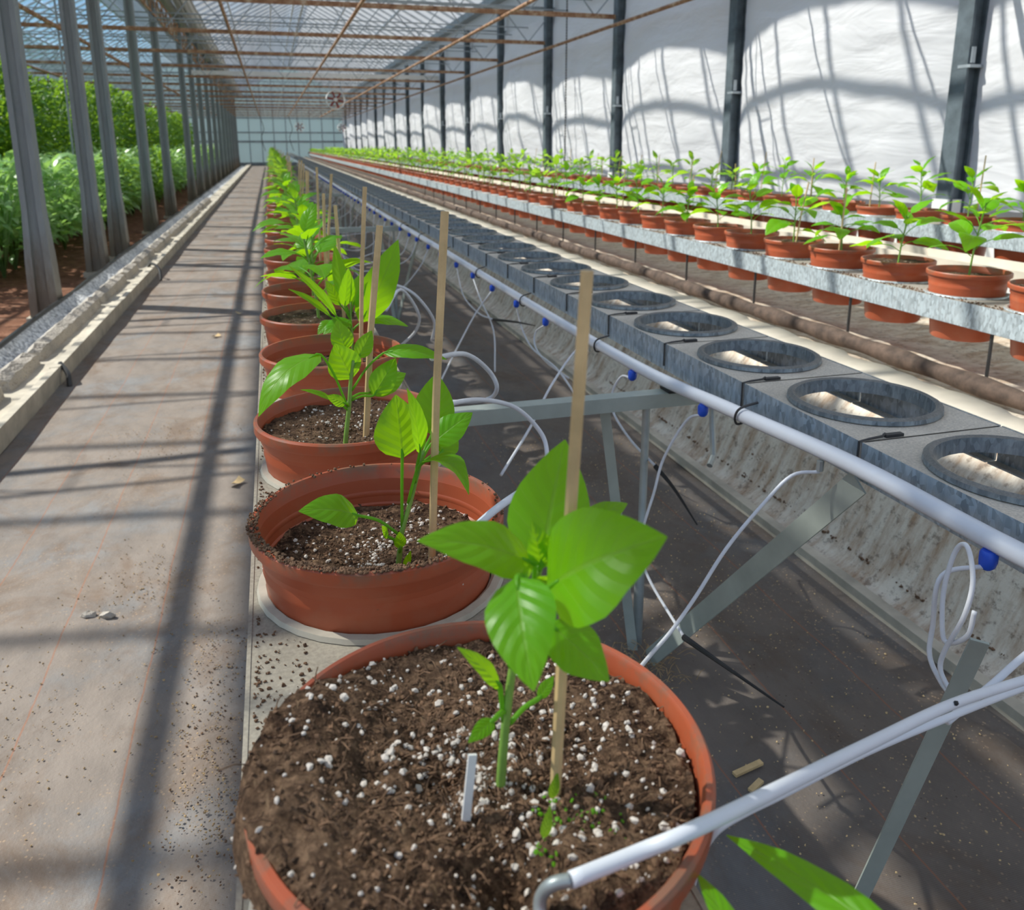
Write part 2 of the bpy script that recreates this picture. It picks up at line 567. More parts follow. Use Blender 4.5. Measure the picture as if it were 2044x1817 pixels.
# floor: woven ground cover
g = MB()
NX, NY = 40, 330
vs = []
for j in range(NY + 1):
    y = -1.0 + (Y1 + 1.0) * (j / NY) ** 1.6
    for i in range(NX + 1):
        x = -1.20 + 2.76 * i / NX
        z = .006 * mnoise.noise((x * 3, y * 2.2, 0)) + .008 * mnoise.noise((x * .9, y * .7, 5))
        vs.append((x, y, z))
g.add(vs, [(j * (NX + 1) + i, j * (NX + 1) + i + 1, (j + 1) * (NX + 1) + i + 1, (j + 1) * (NX + 1) + i) for j in range(NY) for i in range(NX)])
struct(g.build('floor', M['ground_cover'], smooth='all'))

# earth of the neighbouring bay
g = MB()
vs = []
for j in range(111):
    y = -2 + 56 * j / 110
    for i in range(41):
        x = -14.7 + 13.1 * (i / 40)
        z = -.14 + .05 * mnoise.noise((x * 1.7, y * 1.7, 2)) + (.02 * mnoise.noise((x * 7, y * 7, 2)))
        vs.append((x, y, z))
g.add(vs, [(j * 41 + i, j * 41 + i + 1, (j + 1) * 41 + i + 1, (j + 1) * 41 + i) for j in range(110) for i in range(40)])
struct(g.build('ground', M['earth'], smooth='all'))
g = MB()
g.box((-5, 26, -.2), (32, 60, .05))
struct(g.build('floor_base', M['earth']))

# walls
g = MB()
for (za, zb) in ((3.16, 4.19),):
    g.box((XR + .03, (Y0 + Y1) / 2, (za + zb) / 2), (.03, Y1 - Y0, zb - za))
struct(g.build('wall_right_eaves', M['whitewash']))
g = MB()
g.box((XR + .08, (Y0 + Y1) / 2, .38), (.1, Y1 - Y0, .94))
struct(g.build('wall_right_plinth', M['white']))
# the plastic film that closes the right side, bellying inwards between the posts
g = MB()
vs = []
NZ = 44
per = 22
nb = len(MY) + 1
nj = nb * per
for j in range(nj + 1):
    y = MY[0] - MODULE + MODULE * j / per
    s = (j % per) / per
    bay = j // per
    rr = .85 + .3 * math.sin(bay * 2.3)
    for i in range(NZ + 1):
        z = .82 + (3.28 - .82) * i / NZ
        t = (z - .82) / 2.46
        belly = .24 * rr * (math.sin(PI * s) ** .75) * (.35 + .65 * math.sin(PI * min(1, .12 + t * .8)))
        wr = .018 * mnoise.noise((y * 1.2, z * 4.2, 1)) + .010 * mnoise.noise((y * 5, z * 9, 3)) + .02 * mnoise.noise((y * 3.0, z * .8, 8))
        vs.append((XR - .02 - belly - wr - .02, min(y, Y1 - .02), z))
g.add(vs, [(j * (NZ + 1) + i, j * (NZ + 1) + i + 1, (j + 1) * (NZ + 1) + i + 1, (j + 1) * (NZ + 1) + i) for j in range(nj) for i in range(NZ)])
struct(g.build('wall_right', M['film'], smooth='all'))

# far end wall with its bars
g = MB()
g.box((-4.9, Y1 + .1, 2.8), (19.6, .04, 6.3))
ew = struct(g.build('wall_end', M['end_glass']))
for z, h in ((.07, .2), (1.42, .12), (1.97, .08), (2.83, .08), (4.1, .14)):
    b = MB(); b.box((-4.9, Y1 + .02, z), (19.5, .06, h)); b.build('crossbar', M['truss'], ew)
for i in range(27):
    b = MB(); b.box((-14.3 + i * .73, Y1 + .03, 2.75), (.05, .05, 6.0)); b.build('mullion', M['truss'], ew)
g = MB(); g.box((-14.75, 26, 2.0), (.04, 56, 4.2))
struct(g.build('wall_left', M['end_glass']))

# roof slopes: panes, rafters, purlins
def slope(name, xa, za, xb, zb, pane, step, split=None, pur=(.33, .66)):
    root = bpy.data.objects.new(name, None)
    COL.objects.link(root)
    struct(root)
    A, B = Vector((xa, 0, za)), Vector((xb, 0, zb))
    def strip(u0, u1, mt, nm):
        p, q = A.lerp(B, u0), A.lerp(B, u1)
        m = MB()
        n = Vector((-(B - A).z, 0, (B - A).x)).normalized() * .004
        m.add([(p.x, Y0, p.z), (q.x, Y0, q.z), (q.x, Y1, q.z), (p.x, Y1, p.z)], [(0, 1, 2, 3)])
        m.build(nm, mt, root, smooth=False)
    if split:
        strip(0, split, pane[0], 'clear_panes')
        strip(split, 1, pane[1], 'whitewashed_panes')
    else:
        strip(0, 1, pane[0], 'panes')
    m = MB()
    m.bar((xa, 0, za - .03), (xb, 0, zb - .03), .036, .05)
    me = m.mesh('rafter', M['bar'])
    y = Y0 + .1
    while y < Y1:
        link('rafter', me, root, (0, y, 0))
        y += step
    for u in pur:
        p = A.lerp(B, u)
        m = MB(); m.box((p.x, (Y0 + Y1) / 2, p.z - .07), (.04, Y1 - Y0, .05)); m.build('purlin', M['bar'], root)
ZE, ZR = 4.19, 5.92
slope('roof_near_left', XL, ZE, 1.4, ZR, (M['glass'],), .73)
slope('roof_near_right', 1.4, ZR, XR + .03, ZE, (M['glass'], M['whitewash']), .73, .03)
slope('roof_next_right', -5.07, ZR, XL, ZE, (M['glass'],), .73, None, (.25, .72))
slope('roof_next_left', -8.3, ZE, -5.07, ZR, (M['glass'],), .73)
slope('roof_outer', -14.75, ZE, -8.3, ZE + .9, (M['glass'],), 1.46)
m = MB(); m.box((1.03, 26, 5.66), (.055, 56, .06)); struct(m.build('trim_shadow_bar', M['bar']))  # bar added below the ridge to cast the arc shadow on the film
for nm, x in (('trim_ridge_near', 1.4), ('trim_ridge_next', -5.07)):
    m = MB(); m.box((x, 26, ZR), (.09, 56, .1)); struct(m.build(nm, M['bar']))
# valley gutter with its lattice girder and screens added to widen its shadow
m = MB()
for a, b in (((XL - .16, ZE + .06), (XL - .1, ZE - .1)), ((XL - .1, ZE - .1), (XL + .1, ZE - .1)), ((XL + .1, ZE - .1), (XL + .16, ZE + .06))):
    m.bar((a[0], 26, a[1]), (b[0], 26, b[1]), 56, .02, side=(0, 1, 0))
struct(m.build('trim_valley_gutter', M['truss']))
m = MB()
m.box((XR - .06, 26, ZE - .12), (.22, 56, .14))
struct(m.build('trim_eaves_gutter', M['truss']))
def screen(x0, x1, label):  # cloth strips put in overhead to shade the empty gutter and ground
    m = MB()
    n = 16
    prof = []
    for i in range(n + 1):
        u = i / n
        prof.append((x0 + (x1 - x0) * u, 4.05 + .05 * math.cos(u * PI * 9) - .08 * math.sin(PI * u)))
    vs, fs = [], []
    ny = 60
    for j in range(ny + 1):
        y = Y0 + 56 * j / ny
        for (x, z) in prof:
            vs.append((x, y, z + .03 * math.sin(y * 2.1 + x * 3)))
    for j in range(ny):
        for i in range(n):
            a = j * (n + 1) + i
            fs.append((a, a + 1, a + n + 2, a + n + 1))
    m.add(vs, fs)
    o = m.build('added_shade_screen', M['screen'], smooth='all')
    md = o.modifiers.new('thick', 'SOLIDIFY'); md.thickness = .02
    tag(o, label, 'screen')
screen(-2.36, XL - .17, 'added pale shade screen drawn up under the glass beyond the valley gutter, field side')
screen(XL + .17, -1.28, 'added pale shade screen drawn up under the glass beside the valley gutter, aisle side')
gd = thing('lattice_girder', (XL, 0, 0), 'long cream lattice girder under the valley gutter above the row of left posts', 'girder')
m = MB(); m.tube([(0, Y0, 3.90), (0, Y1, 3.90)], .022, 6); m.build('top_chord', M['rust'], gd)
m = MB(); m.tube([(0, Y0, 3.52), (0, Y1, 3.52)], .022, 6); m.build('bottom_chord', M['rust'], gd)
m = MB()
k = 0
y = Y0
while y < Y1 - .4:
    m.bar((0, y, 3.52 if k % 2 else 3.90), (0, y + .36, 3.90 if k % 2 else 3.52), .02, .02)
    y += .36; k += 1
m.build('lacing', M['rust'], gd)

# cross trusses, one at every pair of posts
def make_truss():
    root = thing('roof_truss', (0, 0, 0), '', 'truss', 'roof trusses down the greenhouse')
    m = MB(); m.box(((XR - 14.7) / 2, 0, 2.86), (XR + 14.7, .04, .055)); m.build('bottom_chord', M['rust'], root)
    m = MB(); m.tube([(-14.7, 0, 3.40), (XR, 0, 3.40)], .016, 6); m.build('top_chord', M['truss'], root)
    m = MB()
    x, k = -14.7, 0
    while x < XR - .3:
        m.bar((x, 0, 2.86 if k % 2 else 3.40), (x + .46, 0, 3.40 if k % 2 else 2.86), .014, .014)
        x += .46; k += 1
    m.build('lacing', M['truss'], root)
    for x in (-.43, 1.10, 2.90):
        m = MB(); m.bar((x, 0, 2.86), (x, 0, 2.78), .02, .01)
        m.build('hanger', M['rust'], root)
    return root
tr = make_truss()
for i, y in enumerate(MY):
    o = tr if i == 0 else copy_tree(tr)
    o.location = (0, y, 0)
    o['label'] = ('rusty roof truss overhead near the camera, above the top edge of the photo' if y < 9 else
                  'rusty roof truss crossing the house, %s visible from the camera' % ORD[i - 4] if i < 12 else
                  'rusty roof truss near the far end of the house, one of many close together')
# thinner tie rods between the trusses
def make_tie():
    m = MB(); m.tube([(-14.7, 0, 3.22), (XR, 0, 3.22)], .011, 6)
    return m.mesh('tie_rod', M['truss'])
tm = make_tie()
for i, y in enumerate(MY[2:-1]):
    for d in (.97, 1.95):
        tag(link('tie_rod', tm, None, (0, y + d, 0)), 'thin grey tie rod strung across the house between two rusty trusses', 'rod', 'tie rods between the trusses')

# heating pipes running down the house
def long_pipe(name, x, z, r, mt, label, cat, y1=50.0, drop=None, group=None):
    root = thing(name, (x, 0, z), label, cat, group)
    m = MB(); m.tube([(0, Y0, 0), (0, y1, 0)], r, 10); m.build('pipe_run', mt, root)
    if drop:
        m = MB()
        m.tube(smooth_path([(0, y1 - .05, 0), (.05, y1 + .5, -.15), (.18, y1 + .8, -.7), (.02, y1 + .9, -1.2), (.2, y1 + .9, -1.9)], 6), r * .7, 8)
        m.build('drop_pipe', M['wire'], root)
    return root
long_pipe('heating_pipe', -.43, 2.79, .022, M['rust'], 'rusty overhead pipe above the aisle beside the left posts', 'pipe', 48, True)
long_pipe('heating_pipe', 1.10, 2.79, .022, M['rust'], 'rusty overhead pipe above the drip pipe, ending in a dark drop pipe', 'pipe', 48, True)
long_pipe('heating_pipe', 2.90, 2.79, .022, M['rust'], 'rusty overhead pipe above the potted rows, left of the one on the curtain', 'pipe', 50)
long_pipe('heating_pipe', 4.24, 2.69, .022, M['rust'], 'cream rusty pipe running along the white plastic curtain posts', 'pipe', 53)
long_pipe('heating_pipe', -2.66, 2.79, .030, M['rust'], 'rusty overhead pipe over the green crop, next to the left posts', 'pipe', 50)
long_pipe('heating_pipe', -4.6, 2.79, .026, M['rust'], 'rusty overhead pipe over the middle of the green crop', 'pipe', 50)
m = MB(); m.box((1.4, 22.6, 2.99), (6.3, .10, .10))
tag(m.build('white_crossbar', M['white']), 'white bar across the house just above the larger fan', 'bar')

# posts on the left
def make_post():
    m = MB()
    lv = [(0, .105, .10), (.5, .092, .09), (.9, .072, .072), (4.25, .058, .058)]
    # grooved section: a channel cut down the face
    sec = [(-1, -1), (-.45, -1), (-.40, -.6), (.40, -.6), (.45, -1), (1, -1), (1, 1), (-1, 1)]
    vs = []
    for z, a, b in lv:
        vs += [(x * a, y * b, z) for x, y in sec]
    n = len(sec)
    fs = [(i * n + k, i * n + (k + 1) % n, (i + 1) * n + (k + 1) % n, (i + 1) * n + k) for i in range(len(lv) - 1) for k in range(n)]
    fs.append(tuple((len(lv) - 1) * n + k for k in range(n)))
    m.add(vs, fs)
    return m.mesh('shaft', M['post'])
pm = make_post()
m = MB(); m.box((0, 0, .03), (.26, .24, .07))
fm = m.mesh('footing', M['board'])
LP = [(-1.80, 7.2), (-1.87, 9.66), (-1.85, 10.95), (-1.88, 14.0), (-1.90, 17.0), (-1.86, 21.2), (-1.84, 23.6)] + [(-1.86, 26.3 + MODULE * k) for k in range(10)]
names = ['nearest and thickest left post, weathered, at the edge of the photo', 'second left post, pale grey, beside the green crop', 'third left post, standing close behind the pale second one',
         'fourth left post along the aisle', 'fifth left post along the aisle', 'sixth left post along the aisle', 'seventh left post along the aisle', 'eighth left post along the aisle']
for i, (x, y) in enumerate(LP):
    r = thing('steel_post', (x, y, -.16), names[i] if i < 8 else 'weathered post far down the left side of the aisle', 'post', 'posts on the left of the aisle')
    link('shaft', pm, r, (0, 0, 0))
    link('footing', fm, r, (0, 0, 0))
for i, (x, y) in enumerate(((-2.75, 10.6), (-2.75, 13.4), (-3.3, 11.2))):
    m = MB(); m.tube([(0, 0, 0), (.01, 0, 2.0), (0, 0, 4.3)], .015, 8)
    tag(m.build('support_pipe', M['truss'], loc=(x, y, -.1)), ('thin rusty upright pipe behind the second post', 'thin rusty upright pipe behind the fourth post', 'thin rusty upright pipe standing among the low crop leaves')[i], 'pipe')
m = MB(); m.tube([(0, 0, 0), (0, 0, .30)], .016, 8); s_ = thing('sprinkler_stake', (-2.02, 11.4, -.08), 'short black sprinkler stake on the red earth right of the third post', 'stake')
m.build('stem', M['black'], s_)
m = MB(); m.tube([(0, 0, .30), (0, 0, .42)], .028, 8); m.build('cap', M['black'], s_)

# posts on the right, in front of the white film
m = MB()
m.box((0, 0, 1.62), (.115, .10, 3.44))
for sx in (-1, 1):
    m.box((sx * .05, -.06, 1.62), (.018, .05, 3.44))
pm2 = m.mesh('shaft', M['wall_post'])
m = MB(); m.box((0, -.01, 0), (.15, .14, .10)); fm2 = m.mesh('foot_collar', M['white'])
m = MB(); m.box((-.03, -.08, .95), (.03, .04, .10)); m.box((0, -.06, .88), (.122, .105, .02)); cm2 = m.mesh('clip', M['truss'])
for i, y in enumerate(MY):
    lab = ('dark steel post in front of the white film, just outside the right edge' if i < 2 else
           'dark steel post in front of the white film, %s from the right edge' % ORD[i - 2] if i < 11 else 'dark steel post far down the white film wall')
    r = thing('wall_post', (4.50, y, .74), lab, 'post', 'posts along the white film wall')
    link('shaft', pm2, r, (0, 0, -.3))
    link('foot_collar', fm2, r, (0, 0, .08))
    link('clip', cm2, r, (0, 0, .12))
m = MB()
for k in range(60):
    z = .9 + k * .04
    m.tube([(0, 0, z), (0, 0, z + .02), (0, 0, z + .04)], [.006, .014, .006], 6)
tag(m.build('hanging_chain', M['wire'], loc=(4.32, 12.0, 0)), 'thin dark chain hanging in front of the white film', 'chain')

# circulation fans
def make_fan(loc, d, label, lead):
    r = thing('circulation_fan', loc, label, 'fan', 'fans hanging down the house')
    m = MB(); m.lathe([(d * .485, -.09), (d * .51, -.10), (d * .49, -.02), (d * .48, .08), (d * .505, .10), (d * .465, .10), (d * .46, -.09)], 28)
    h = m.build('fan_ring', M['white'], r); h.rotation_euler = (PI / 2, 0, 0)
    m = MB(); m.lathe([(0, -.06), (d * .1, -.05), (d * .1, .05), (0, .06)], 16)
    h = m.build('hub', M['white'], r); h.rotation_euler = (PI / 2, 0, 0)
    for k in range(6):
        a = k * PI / 3 + .2
        m = MB()
        vs, fs = [], []
        for i in range(5):
            rr = d * (.09 + .36 * i / 4)
            w = d * (.05 + .06 * i / 4)
            tw = .9 - .12 * i
            for s in (-1, 1):
                for th in (-1, 1):
                    vs.append((rr, s * w * math.sin(tw) + th * .003, s * w * math.cos(tw) * .6))
        for i in range(4):
            o = i * 4
            fs += [(o, o + 2, o + 6, o + 4), (o + 1, o + 5, o + 7, o + 3), (o, o + 4, o + 5, o + 1), (o + 2, o + 3, o + 7, o + 6)]
        m.add(vs, fs)
        b = m.build('blade', M['fan_red'], r)
        b.rotation_euler = (PI / 2, a, 0)
    m = MB(); m.bar((-d * .3, 0, d * .46), (-d * .3, 0, lead), .015, .015); m.bar((d * .3, 0, d * .46), (d * .3, 0, lead), .015, .015)
    m.build('hanger', M['truss'], r)
make_fan((1.705, 22.17, 2.36), .48, 'larger round fan with red-brown blades hanging mid-house', .475)
make_fan((1.375, 39.69, 2.025), .43, 'small round fan with red-brown blades hanging far down the house, left of centre', .81)
make_fan((3.53, 42.61, 2.06), .43, 'small pale fan hanging beside the far end of the white film', .775)

# ------------------------------------------------------------------ left edge of the aisle
def seg_strip(name, x0, x1, z0, z1, ys, mt, label, cat, jit=.01, tilt=0., group=None, end=None):
    for i in range(len(ys) - 1):
        m = MB()
        a, b = ys[i] + .004, ys[i + 1] - .004
        m.box(((x0 + x1) / 2, (a + b) / 2, (z0 + z1) / 2), (x1 - x0, b - a, z1 - z0), Matrix.Rotation(tilt, 3, 'Y'))
        o = m.build(name, mt)
        for v in o.data.vertices:
            v.co.x += R.uniform(-jit, jit); v.co.z += R.uniform(-jit, jit) * .4
        tag(o, label(i) if callable(label) else label, cat, group)
bys = [1.2, 3.2, 4.62, 6.6, 8.5, 11.5, 15, 19, 24, 30, 38, 54]
seg_strip('edge_board', -1.18, -1.14, .0, .10, bys, M['board'],
          lambda i: ('long pale board edging the aisle, %s piece from the camera' % ORD[i]) if i < 6 else 'pale board edging the far end of the aisle', 'board', .006, 0, 'boards edging the aisle')
m = MB()
m.box((-1.285, 27, .03), (.21, 54, .06))
tag(m.build('concrete_ledge', M['board']), 'flat sandy ledge behind the pale edging board', 'ledge')
m = MB()
vs = []
for j in range(160):
    y = 1 + 52 * (j / 159) ** 1.5
    for i, x in enumerate((-1.66, -1.59, -1.53, -1.46, -1.38)):
        vs.append((x, y, (.035, -.035, -.045, -.035, .05)[i] + .008 * mnoise.noise((x * 20, y * 3, 0))))
m.add(vs, [(j * 5 + i, j * 5 + i + 1, (j + 1) * 5 + i + 1, (j + 1) * 5 + i) for j in range(159) for i in range(4)])
struct(m.build('trim_drain_channel', M['gravel']))
m = MB()
for j in range(40):
    y = 1 + j * 1.3
    m.tube([(-1.67, y, .03 + .01 * math.sin(j * 2.)), (-1.66 + .01 * math.sin(j * 3.1), y + .66, .045), (-1.67, y + 1.3, .03 + .01 * math.sin(j * 2. + 2))], .018, 6)
tag(m.build('film_edge', M['black']), 'crumpled black film edge along the gravel drain', 'film')
# crumbling foam slabs lying along the ledge
fy = [2.2, 3.25, 3.75, 4.35, 4.95, 6.7, 7.9, 8.6, 9.8, 11.5, 13.5, 16, 19]
flab = ['broken pale foam slab on the ledge, nearest the camera', 'short foam chunk with a dark broken end beside the gravel drain', 'foam chunk lying crooked where two edging boards meet',
        'pitted foam slab end beside the nearest post', 'long pitted foam slab on the ledge past the nearest post', 'foam slab on the ledge before the second post', 'broken foam end by the dark wire at the board joint',
        'foam slab on the ledge beside the third post', 'foam slab on the ledge past the third post', 'foam slab on the ledge toward the fourth post', 'foam slab on the ledge by the fourth post', 'foam slab on the ledge by the fifth post']
for i in range(len(fy) - 1):
    m = MB()
    a, b = fy[i], fy[i + 1] - R.uniform(.06, .16)
    n = max(6, int((b - a) / .07))
    vs, fs = [], []
    sec = [(-.055, 0), (-.05, .06), (-.01, .085), (.035, .06), (.05, 0)]
    for j in range(n + 1):
        y = a + (b - a) * j / n
        for (x, z) in sec:
            q = 1 if 0 < j < n else .8
            vs.append((-1.335 + x * q + .012 * mnoise.noise((x * 30, y * 9, i)), y + (.03 * mnoise.noise((x * 40, z * 40, i)) if j in (0, n) else 0), .06 + z * (q + .25 * mnoise.noise((x * 20, y * 11, i + 7)))))
    for j in range(n):
        for k in range(4):
            fs.append((j * 5 + k, j * 5 + k + 1, (j + 1) * 5 + k + 1, (j + 1) * 5 + k))
    fs += [(4, 3, 2, 1, 0), tuple(n * 5 + k for k in range(5))]
    m.add(vs, fs)
    tag(m.build('foam_slab', M['foam'], smooth=False), flab[i], 'foam slab', 'foam slabs along the ledge')
m = MB(); m.tube(smooth_path([(-1.19, 8.4, .10), (-1.14, 8.3, .14), (-1.07, 8.2, .10), (-1.05, 8.1, .01)], 5), .012, 6)
tag(m.build('bent_hose', M['black']), 'bent black hose end hooked over the board joint onto the aisle', 'hose')
m = MB(); m.tube(smooth_path([(-1.15, 4.7, .10), (-1.10, 4.62, .06), (-1.09, 4.58, .0)], 5), .014, 6)
tag(m.build('bent_hose', M['wire']), 'stub of dark hose at the board joint next to the nearest post', 'hose')
# litter on the aisle
lit = [(-.55, 2.19, 'pale pebble on the aisle, left of the bench'), (-.50, 2.17, 'pale pebble on the aisle touching the other pebble')]
for x, y, l in lit:
    m = MB(); m.ico((0, 0, .010), .016, R, (1.4, 1, .7)); tag(m.build('pebble', M['foam'], loc=(x, y, 0)), l, 'pebble')
for x, y, l in ((-.42, 5.55, 'curled yellow dead leaf on the aisle shadow'), (-.2, 3.0, 'small dry leaf on the aisle close to the bench'), (-.3, 6.3, 'dry leaf on the aisle further off'), (-.62, 1.42, 'dark dead leaf scrap near the bottom left of the aisle')):
    m = MB()
    vs = [(a * .03, b * .014, .006 + .008 * a * a + .006 * (b * a)) for a in (-1, -.5, 0, .5, 1) for b in (-1 + abs(0) , 0, 1)]
    m.add(vs, [(i * 3 + k, i * 3 + k + 1, (i + 1) * 3 + k + 1, (i + 1) * 3 + k) for i in range(4) for k in range(2)])
    o = m.build('dead_leaf', M['bamboo'], loc=(x, y, .004)); o.rotation_euler = (0, 0, R.random() * 6)
    tag(o, l, 'dead leaf')

# ------------------------------------------------------------------ raised bed with film, right of the aisle
m = MB()
prof = [(1.49, .012), (1.54, .03), (1.57, .05), (1.60, .095), (1.64, .18), (1.68, .27), (1.73, .38), (1.78, .44), (1.93, .466), (2.04, .46), (2.2, .44), (2.6, .42), (3.0, .44), (3.3, .46)]
vs = []
NJ = 300
for j in range(NJ + 1):
    y = .2 + (Y1 - .4) * (j / NJ) ** 1.5
    for i, (x, z) in enumerate(prof):
        w = .012 * mnoise.noise((x * 4, y * 3, 2)) + .010 * mnoise.noise((x * 12, y * 8, 4))
        vs.append((x + (w if i < 8 else 0), y, z + (w if i else 0)))
n = len(prof)
m.add(vs, [(j * n + i, j * n + i + 1, (j + 1) * n + i + 1, (j + 1) * n + i) for j in range(NJ) for i in range(n - 1)])
tag(m.build('film_covered_bed', M['slope'], smooth='all'), 'dirty cream film draped over the raised bed under the empty gutter and the pots', 'bed')
m = MB()
m.box((1.50, 27, .018), (.035, 54, .036))
tag(m.build('edge_lath', M['board']), 'thin tan lath along the foot of the film-covered bed', 'lath')
# scalloped pale strip, then the brown pipe
m = MB()
vs, fs = [], []
n = 900
for j in range(n + 1):
    y = .3 + 53 * (j / n) ** 1.3
    e = .030 * abs(math.sin(y * 9.3)) + .016 * mnoise.noise((y * 14, 0, 0))
    vs += [(1.79, y, .470), (1.83, y, .490), (1.965 + e, y, .494)]
for j in range(n):
    for k in range(2):
        fs.append((j * 3 + k, j * 3 + k + 1, (j + 1) * 3 + k + 1, (j + 1) * 3 + k))
m.add(vs, fs)
o = m.build('film_strip', M['cream_film'], smooth='all')
md = o.modifiers.new('thick', 'SOLIDIFY'); md.thickness = .008
tag(o, 'bright cream strip with a torn scalloped edge behind the empty gutter', 'film strip')
m = MB()
pts, rs = [], []
y = .3
while y < 53.5:
    pts.append((2.09 + .008 * math.sin(y * 3.1), y, .500)); rs.append(.031 + .004 * math.sin(y * 17))
    y += .07 if y < 8 else .5
m.tube(pts, rs, 10)
tag(m.build('brown_pipe', M['brown_pipe'], smooth='all'), 'dirty brown pipe lying along the bed between strip and pots', 'pipe')
# white drain channel and front rail behind the middle row
m = MB()
m.box((3.10, 27, .66), (.24, 53.6, .02)); m.box((2.985, 27, .685), (.015, 53.6, .07)); m.box((3.215, 27, .685), (.015, 53.6, .07))
tag(m.build('drain_channel', M['cream_film']), 'long cream drain channel between the two potted rows on the right', 'channel')

# ------------------------------------------------------------------ leaves and plants
def add_leaf(m, base, tip, width, normal, fold=.25, arch=.08, nseg=8, K=3, pet=None, pr=.0016, mi=0, pmi=None):
    base, tip, n = Vector(base), Vector(tip), Vector(normal)
    d = tip - base
    L = d.length
    t = d.normalized()
    side = t.cross(n)
    side = side.normalized() if side.length > 1e-5 else t.orthogonal().normalized()
    n = side.cross(t).normalized()
    vs, uvs, fs = [], [], []
    cw = 2 * K + 1
    for i in range(nseg + 1):
        s = i / nseg
        c = base + d * s + n * (arch * L * 4 * s * (1 - s))
        w = width / 2 * (math.sin(PI * min(1, max(0, s)) ** .72) ** .85 if 0 < s < 1 else 0.0)
        w = max(w, .0004)
        for k in range(-K, K + 1):
            u = k / K
            off = side * (math.cos(fold) * u * w) + n * (math.sin(fold) * abs(u) * w - .22 * u * u * w + .05 * w * abs(u) * math.sin(s * 17 + u * 2))
            vs.append(c + off)
            uvs.append((.5 + u * .5, s))
    for i in range(nseg):
        for k in range(cw - 1):
            a = i * cw + k
            fs.append((a, a + 1, a + cw + 1, a + cw))
    m.add(vs, fs, uvs, mi)
    if pet is not None:
        pet = Vector(pet)
        mid = (pet + base) / 2 + Vector((0, 0, (base - pet).length * .10))
        pts = smooth_path([pet, mid, base, base + t * L * .15 + n * (arch * L * .5)], 3)
        o = len(m.v)
        m.tube(pts, [pr * 1.1] * (len(pts) - 3) + [pr, pr * .8, pr * .5], 5, mi=mi if pmi is None else pmi)
        for i in range(o, len(m.v)):
            m.uv[i] = (.5, .3)

def plant_spec(seed, size=1.0, nl=9):
    r = random.Random(seed)
    h = r.uniform(.09, .15) * size
    lean = (r.uniform(-.02, .02), r.uniform(-.02, .02))
    stem = [(0, 0, -.03), (lean[0] * .3, lean[1] * .3, h * .4), (lean[0], lean[1], h), (lean[0] * 1.2, lean[1] * 1.2, h * 1.12)]
    out = []
    a = r.random() * 6.28
    for i in range(nl):
        f = i / (nl - 1)
        zz = h * (.30 + .75 * f)
        a += 2.4 + r.uniform(-.4, .4)
        el = r.uniform(-.15, .35) + .75 * f
        pl = r.uniform(.022, .045) * size * (1.15 - .7 * f)
        ll = r.uniform(.066, .112) * size * (1.1 - .5 * f) * (.7 if i < 2 else 1)
        dv = Vector((math.cos(a), math.sin(a), 0))
        p0 = Vector((lean[0] * f, lean[1] * f, zz))
        b = p0 + dv * pl * math.cos(el + .3) + Vector((0, 0, pl * math.sin(el + .3)))
        e2 = el - r.uniform(.1, .5)
        tp = b + dv * ll * math.cos(e2) + Vector((0, 0, ll * math.sin(e2)))
        nv = Vector((-dv.x * math.sin(e2), -dv.y * math.sin(e2), math.cos(e2))) + Vector((r.uniform(-.4, .4), r.uniform(-.4, .4), 0))
        out.append((p0, b, tp, ll * r.uniform(.48, .62), nv, r.uniform(.15, .4), r.uniform(.04, .16)))
    return stem, out

def build_plant(stem, leaves, parent, r0=.0034, loc=None, name='plant_stem'):
    """stem with every leaf as its own sub-part"""
    m = MB()
    pts = smooth_path(stem, 4)
    m.tube(pts, [r0 * (1.15 - .5 * i / (len(pts) - 1)) for i in range(len(pts))], 8)
    st = m.build(name, M['stem'], parent, 'all', loc)
    for (p0, b, tp, w, nv, fo, ar) in leaves:
        m = MB()
        add_leaf(m, b, tp, w, nv, fo, ar, 10, 4, p0, min(.0016, r0 * .6))
        m.build('leaf', M['leaf'], st, 'all')
    return st
def plant_mesh(seed, size, nl, nseg, K, mats, low=False):
    stem, leaves = plant_spec(seed, size, nl)
    m = MB()
    m.tube(stem, .003 * size, 4 if low else 6, mi=1)
    for (p0, b, tp, w, nv, fo, ar) in leaves:
        add_leaf(m, b, tp, w, nv, fo, ar, nseg, K, None if low else p0, .0015, 0, 1)
    return m

